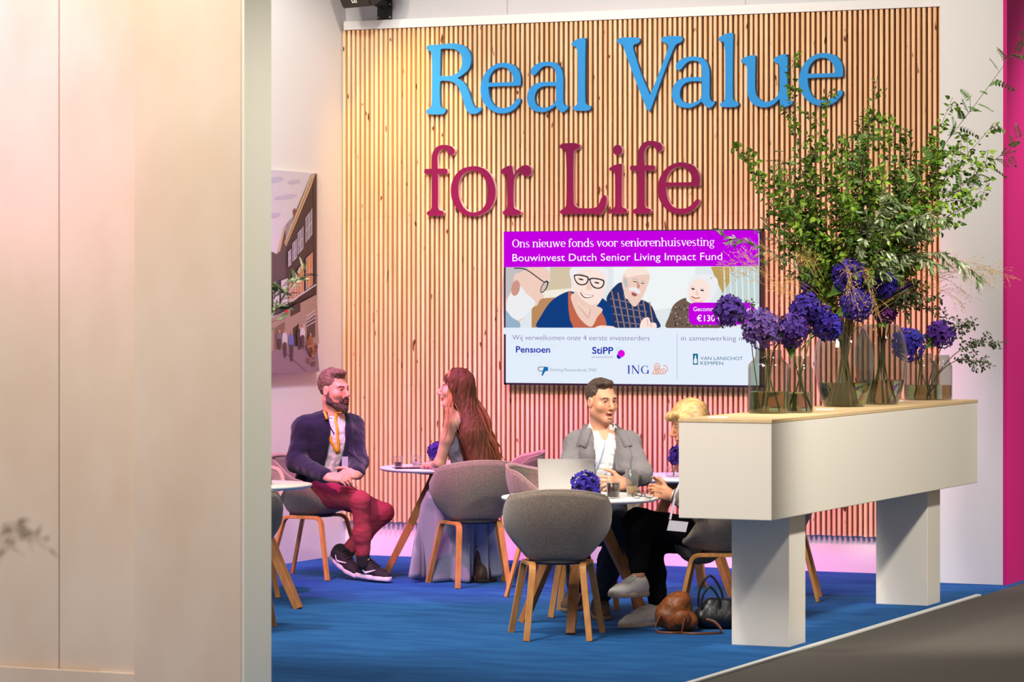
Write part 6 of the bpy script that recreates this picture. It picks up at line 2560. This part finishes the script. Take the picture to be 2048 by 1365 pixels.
def hydrangea(label, c, r, foot, c1, c2, axis=None, n=150, fs=1.0, leafs=0, via=None):
    c = np.array(c, float)
    foot = np.array(foot, float)
    ax = nvec(c - foot) if axis is None else nvec(axis)
    root = thing('hydrangea', label, 'flower', tuple(foot), 0, HG)
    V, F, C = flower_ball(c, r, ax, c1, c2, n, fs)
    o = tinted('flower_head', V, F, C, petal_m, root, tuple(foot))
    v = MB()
    v.lathe([(0, -.62 * r), (.5 * r, -.45 * r), (.78 * r, 0), (.62 * r, .5 * r), (0, .78 * r)], 14)
    R = Vector(ax).to_track_quat('Z', 'Y').to_matrix()
    v.v = [tuple(R @ Vector(p) + Vector(c)) for p in v.v]
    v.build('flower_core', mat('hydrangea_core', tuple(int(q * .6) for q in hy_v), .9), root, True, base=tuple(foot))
    MB().tube(curve_pts(foot, c - ax * r * .3, ax * .0 + np.array((0, 0, .02)), 8) if via is None else via_path(foot, via, c - ax * r * .3, (0, 0, .03), 12), .0042, 6).build('stem', stem_m, root, True, base=tuple(foot))
    for i in range(leafs):
        V, F, C = [], [], []
        d = nvec(np.cross(ax, rg.normal(size=3)))
        add_leaf(V, F, C, c - ax * r * .75, d + ax * .1, ax, r * 1.5, 'birch', np.array(lin((84, 122, 44))) * rg.uniform(.8, 1.2), .25)
        tinted('leaf', V, F, C, leaf_m, root, tuple(foot))
    return root


dA = -cA.x * ST + cA.y * CT
dC = -cC.x * ST + cC.y * CT
dE = -cE.x * ST + cE.y * CT
fa = lambda c, k=0: np.array((c.x, c.y, CZ + .012)) + np.array((math.cos(k * 2.4) * .05, math.sin(k * 2.4) * .05, 0))
H_ = lambda px, py, d: A(px, py, d)
mouth_of = lambda c, k, h: np.array((c.x, c.y, CZ + h)) + np.array((math.cos(k * 2.4 + 2.6) * .028, math.sin(k * 2.4 + 2.6) * .028, 0))
hydrangea('purple hydrangea leaning furthest left, before the lower right corner of the screen', H_(1459, 622, dA - .05), .078, fa(cA, 0), hy_p, hy_v, leafs=1, via=mouth_of(cA, 0, .30))
hydrangea('large mauve hydrangea above the foremost jar', H_(1523, 657, dA - .10), .098, fa(cA, 1), (96, 68, 128), (66, 42, 116), axis=CV(-.2, -.9, .5), leafs=2, n=170, via=mouth_of(cA, 1, .30))
hydrangea('violet hydrangea right of the large mauve one', H_(1584, 661, dA - .02), .082, fa(cA, 2), hy_p, hy_v, axis=CV(.2, -.8, .5), leafs=2, via=mouth_of(cA, 2, .30))
hydrangea('blue hydrangea raised above the two over the foremost jar', H_(1612, 618, dA + .15), .080, fa(cB, 3), hy_b, hy_v, axis=CV(0, -.6, .8), leafs=1, via=mouth_of(cB, 3, .27))
hydrangea('blue violet hydrangea drooping over the left shoulder of the large vase', H_(1637, 640, dA + .2), .078, fa(cB, 4), hy_v, hy_b, axis=CV(.5, -.8, .2), via=mouth_of(cB, 4, .27))
hydrangea('bright blue hydrangea touching the left side of the large vase', H_(1658, 654, dA + .28), .068, fa(cB, 5), hy_b, (60, 48, 166), axis=CV(.7, -.7, .2), via=mouth_of(cB, 5, .27))
hydrangea('deep blue hydrangea highest in the middle bouquet', H_(1698, 553, dC - .12), .092, fa(cC, 0), (50, 36, 150), hy_v, axis=CV(0, -.7, .7), n=170, leafs=2, via=mouth_of(cC, 0, .43))
hydrangea('violet hydrangea just above the mouth of the large vase', H_(1714, 607, dC - .16), .088, fa(cC, 1), hy_p, hy_b, axis=CV(0, -.9, .3), n=170, leafs=2, via=mouth_of(cC, 1, .43))
hydrangea('dark blue hydrangea right of the highest one', H_(1764, 566, dC - .02), .080, fa(cC, 2), (40, 34, 160), (56, 40, 150), axis=CV(.3, -.8, .5), leafs=2, via=mouth_of(cC, 2, .43))
hydrangea('dark violet hydrangea half hidden at the left of the middle bouquet', H_(1626, 566, dC + .08), .066, fa(cC, 3), (64, 40, 120), (78, 50, 140), leafs=3, via=mouth_of(cC, 3, .43))
hydrangea('small violet hydrangea at the right of the middle bouquet', H_(1806, 580, dC + .10), .050, fa(cD, 4), hy_v, hy_p, leafs=2, via=mouth_of(cD, 4, .43))
hydrangea('plum coloured hydrangea low behind the bouquet', H_(1770, 624, dC + .12), .06, fa(cD, 5), (84, 24, 90), (70, 30, 100), leafs=2, via=mouth_of(cD, 5, .43))
hydrangea('blue hydrangea over the left side of the far jar', H_(1816, 688, dE - .08), .092, fa(cE, 0), (58, 50, 164), hy_b, axis=CV(-.3, -.85, .4), n=170, leafs=1, via=mouth_of(cE, 0, .25))
hydrangea('violet hydrangea over the right side of the far jar', H_(1882, 668, dE), .078, fa(cE, 1), hy_p, (90, 40, 140), axis=CV(.2, -.7, .6), leafs=2, via=mouth_of(cE, 1, .25))
# tables
tv_glass = [(0, 0), (.045, 0), (.055, .03), (.05, .062), (.047, .062), (.052, .03), (.042, .005), (0, .005)]
pA = W(.395, 17.02, TZ)
lathe_thing('small_vase', 'small round glass under the hydrangea on the laptop table', 'vase', pA, tv_glass, glass)
hydrangea('low blue hydrangea in a small glass in front of the laptop', np.array(pA) + np.array((0, 0, .070)), .076, np.array(pA) + np.array((0, 0, .007)), hy_b, (52, 36, 150), axis=(0, 0, 1), n=130)
pB = W(-.485, 20.5, TZ)
lathe_thing('small_vase', 'small glass with purple flowers against the woman\'s elbow', 'vase', pB, tv_glass, glass)
hydrangea('purple hydrangea in a small glass by the elbow of the long-haired woman', np.array(pB) + np.array((0, 0, .10)), .055, np.array(pB) + np.array((0, 0, .007)), hy_p, hy_b, axis=CV(0, -.5, .9), n=90)
pC = W(.98, 19.25, TZ)
lathe_thing('small_vase', 'small glass on the far table behind the counter', 'vase', pC, tv_glass, glass)
hydrangea('purple hydrangea peeping out left of the counter', np.array(pC) + np.array((.03, 0, .13)), .055, np.array(pC) + np.array((0, 0, .007)), hy_p, hy_b, axis=(0, 0, 1), n=90)

# ------------------------------------------------------------------ branches out of the large vases
BG = 'leafy branches in the large vases'
mC = np.array((cC.x, cC.y, CZ + .02))
mD = np.array((cD.x, cD.y, CZ + .02))
mouth = np.array((cC.x, cC.y, CZ + .46))


def bloom(label, px, py, dd, kind, n_side, side, leaf, bend=(0, 0), start=.45, density=1.0, droop=0.0, src=0, grp=BG):
    c = mC if src == 0 else mD
    k = rg.random() * 6.28
    tip = A(px, py, dC + dd)
    o_ = tip - c
    o_[2] = 0
    o_ = nvec(o_ + rg.normal(size=3) * np.array((.3, .3, 0)))
    foot = c - o_ * rg.uniform(.02, .075)
    via = c + o_ * rg.uniform(.01, .06) + np.array((0, 0, .44))
    return branch('leafy_branch', label, grp, foot, tip, CV(bend[0], 0, bend[1]), kind, n_side, side, leaf * .84, start, density * 1.6, droop, via)


bloom('upright birch branch whose tip reaches highest, over the last blue letters', 1585, 112, .05, 'birch', 12, .18, .050, (-.12, .1), .42)
bloom('birch branch below the last blue letter e', 1640, 190, -.1, 'birch', 12, .2, .052, (-.06, .06), .42)
bloom('birch branch stretching furthest left above the screen corner', 1490, 300, 0, 'birch', 15, .18, .052, (-.16, .14), .4)
bloom('birch branch left of centre, reaching over the middle of the slats', 1560, 350, -.15, 'birch', 14, .22, .052, (-.1, .12), .38)
bloom('thin upright birch branch right of the blue letter e', 1755, 150, .1, 'birch', 9, .14, .046, (.0, .04), .45, .8)
bloom('dense birch branch in the middle of the bouquet', 1700, 280, -.15, 'birch', 15, .24, .054, (-.03, .05), .38, 1.15)
bloom('dense birch branch right of the middle', 1790, 250, 0, 'birch', 15, .24, .054, (.04, .05), .38, 1.15)
bloom('birch branch rising to the right against the white column', 1905, 195, .05, 'birch', 13, .2, .052, (.05, .06), .42)
bloom('birch branch spreading right with hanging heart-shaped leaves', 1985, 320, -.1, 'birch', 14, .22, .054, (.04, .12), .42)
bloom('birch branch bending right over the silvery leaves', 1975, 395, -.12, 'birch', 15, .2, .05, (.0, .14), .45)
bloom('birch branch filling the right between the white column and the slats', 1930, 300, -.05, 'birch', 15, .22, .05, (.02, .1), .45)
bloom('birch branch reaching right just under the rowan', 1990, 245, .02, 'birch', 11, .18, .048, (.03, .08), .5)
bloom('long rowan branch reaching the pink wall at the top right', 2050, 70, 0, 'rowan', 6, .16, .040, (.0, .06), .55)
bloom('rowan branch reaching the pink wall at mid height', 2052, 270, .08, 'rowan', 5, .14, .040, (.0, .08), .6)
bloom('rowan branch with feathery leaves at the left of the bouquet', 1560, 300, .05, 'rowan', 6, .12, .040, (-.06, .1), .5)
bloom('rowan branch inside the top of the bouquet', 1745, 225, .1, 'rowan', 6, .14, .042, (.0, .04), .5)
bloom('silvery willow-leaved branch hanging in the middle of the bouquet', 1790, 400, -.25, 'olive', 14, .2, .062, (-.02, .2), .5, 1.4, .45)
bloom('silvery willow-leaved branch arching right', 1880, 430, -.22, 'olive', 16, .22, .062, (-.02, .26), .5, 1.4, .5)
bloom('dark willow-leaved branch drooping far right below the birch', 1965, 560, -.12, 'olive', 14, .16, .058, (.02, .36), .55, 1.4, .4)
bloom('willow-leaved branch drooping right beside the hydrangeas', 1880, 540, -.15, 'olive', 12, .16, .056, (.02, .3), .5, 1.3, .4)
bloom('grey branch reaching left in front of the top of the screen', 1440, 470, .0, 'olive', 12, .12, .048, (-.08, .16), .5, 1.0, .1)
bloom('brownish branch left of the bouquet beside the screen', 1530, 440, .06, 'olive', 12, .14, .05, (-.1, .1), .45, 1.0, .1)
for k, (px, py, dd, lab) in enumerate(((1610, 430, .1, 'leafy filler branch at the lower left of the bouquet'), (1660, 360, .15, 'leafy filler branch at the centre left'), (1730, 330, .15, 'leafy filler branch at the very centre'),
                                       (1780, 400, .18, 'leafy filler branch at the centre right'), (1840, 350, .12, 'leafy filler branch at the right'), (1690, 450, -.1, 'short filler branch just above the highest hydrangea'), (1800, 500, .05, 'short filler branch right above the dark blue hydrangea'),
                                       (1590, 500, .05, 'low filler branch beside the right edge of the screen'), (1840, 600, .1, 'low dark branch right of the bouquet'))):
    bloom(lab, px, py, dd, 'fill' if k not in (8,) else 'dark', 16, .24, .05, (-.02 + .01 * k, .08), .45, 1.2, 0, k % 2)
for k, (px, py, dd, lab) in enumerate(((1620, 300, .18, 'leafy branch filling the back of the bouquet at the left'), (1720, 240, .2, 'leafy branch filling the back of the bouquet at the top'), (1830, 300, .2, 'leafy branch filling the back of the bouquet at the right'), (1880, 300, .02, 'birch branch before the edge of the slatted panel'), (1570, 420, .12, 'leafy branch low at the left above the hydrangeas'))):
    bloom(lab, px, py, dd, 'fill' if k != 3 else 'birch', 18, .26, .052, (-.04 + .02 * k, .06), .4, 1.2, 0, k % 2)
DG = 'dark-leaved twigs at the right of the counter'
mE = np.array((cE.x, cE.y, CZ + .02))
for px, py, lab in ((2000, 690, 'small-leaved dark twig pointing right, longest of its bunch'), (1945, 650, 'small-leaved dark twig above the violet flower'), (1975, 735, 'small-leaved dark twig bending down right')):
    branch('leafy_twig', lab, DG, mE + np.array((.02, .02, 0)), A(px, py, dE + .02), CV(-.02, 0, .12), 'dark', 12, .10, .030, .5, 1.2, .1)
bloom('dark twig between the bouquet and the far jar', 1890, 640, .2, 'dark', 10, .1, .03, (.0, .1), .6, 1.0, 0, 1, DG)
branch('leafy_twig', 'dark twig over the drooping left hydrangea', DG, fa(cA, 7), A(1500, 600, dA + .02), CV(-.02, 0, .04), 'dark', 7, .08, .03, .6, 1.0)
GG = 'dried grasses in the bouquet'
for px, py, dd, b_, lab in ((1440, 540, .02, (-.12, .16), 'dried grass plume hanging left before the slide photograph'), (1500, 520, -.06, (-.1, .14), 'dried grass plume left of the bouquet'), (1555, 600, -.12, (-.06, .22), 'dried grass plume low at the left'),
                            (1600, 520, -.2, (-.04, .16), 'dried grass plume over the dark violet hydrangea'), (1745, 640, -.28, (-.02, .34), 'dried grass drooping over the violet middle hydrangea'), (1715, 600, -.30, (-.03, .3), 'dried grass across the highest blue hydrangea'),
                            (1960, 560, .05, (.06, .2), 'dried grass plume reaching the white column'), (2010, 545, .08, (.06, .2), 'dried grass plume furthest right'), (1920, 600, .04, (.04, .2), 'dried grass plume low at the right')):
    for j in range(3):
        grass('dried_grass', lab, GG, mC + rg.normal(size=3) * np.array((.025, .025, 0)) + np.array((0, 0, .36)), A(px + 14 * rg.normal(), py + 10 * rg.normal(), dC + dd), CV(b_[0], 0, b_[1] + .03 * rg.normal()), .10, 20, (190, 152, 84), .012)

# cards lying on the counter
paper = mat('white_paper', (236, 236, 236), .5)
for px, u0, lab in ((1500, -5.60, 'white card flat on the counter before the foremost jar'), (1650, -5.50, 'white card flat on the counter left of the large vase'), (1790, -5.62, 'white card flat on the counter behind the large vases')):
    u_, v_ = ctop(px, u0)
    if lab.startswith('white card flat on the counter before'):
        v_ = 15.1
    slab('card', lab, 'card', (u_, v_, CZ), .3, .10, .15, .002, paper)

# ------------------------------------------------------------------ out-of-focus plants at the partition
rg = np.random.default_rng(5)
e_ = A(612, 545, 15.6)
f0 = A(430, 900, 15.6)
f0[2] = 0
branch('leafy_branch', 'blurred green branch sticking out from behind the partition across the street picture', 'partition plants', f0, e_, CV(-.10, 0, .30), 'olive', 9, .09, .075, .7, 1.0, .0)
branch('leafy_branch', 'lower blurred green branch beside the partition edge', 'partition plants', f0 + CV(.03, .05), A(575, 560, 15.65), CV(-.10, 0, .26), 'olive', 7, .08, .07, .75, 1.0, .1)
for j in range(4):
    p0 = A(-150 - 10 * j, 900, 7.4)
    p0[2] = 0
    grass('dried_grass', 'blurred dried grass at the left edge before the partition', 'partition grass', p0, A(48 + 14 * j, 1075 + 8 * j, 7.3), CV(.0, 0, .42), .035, 9, (176, 132, 80), .014)
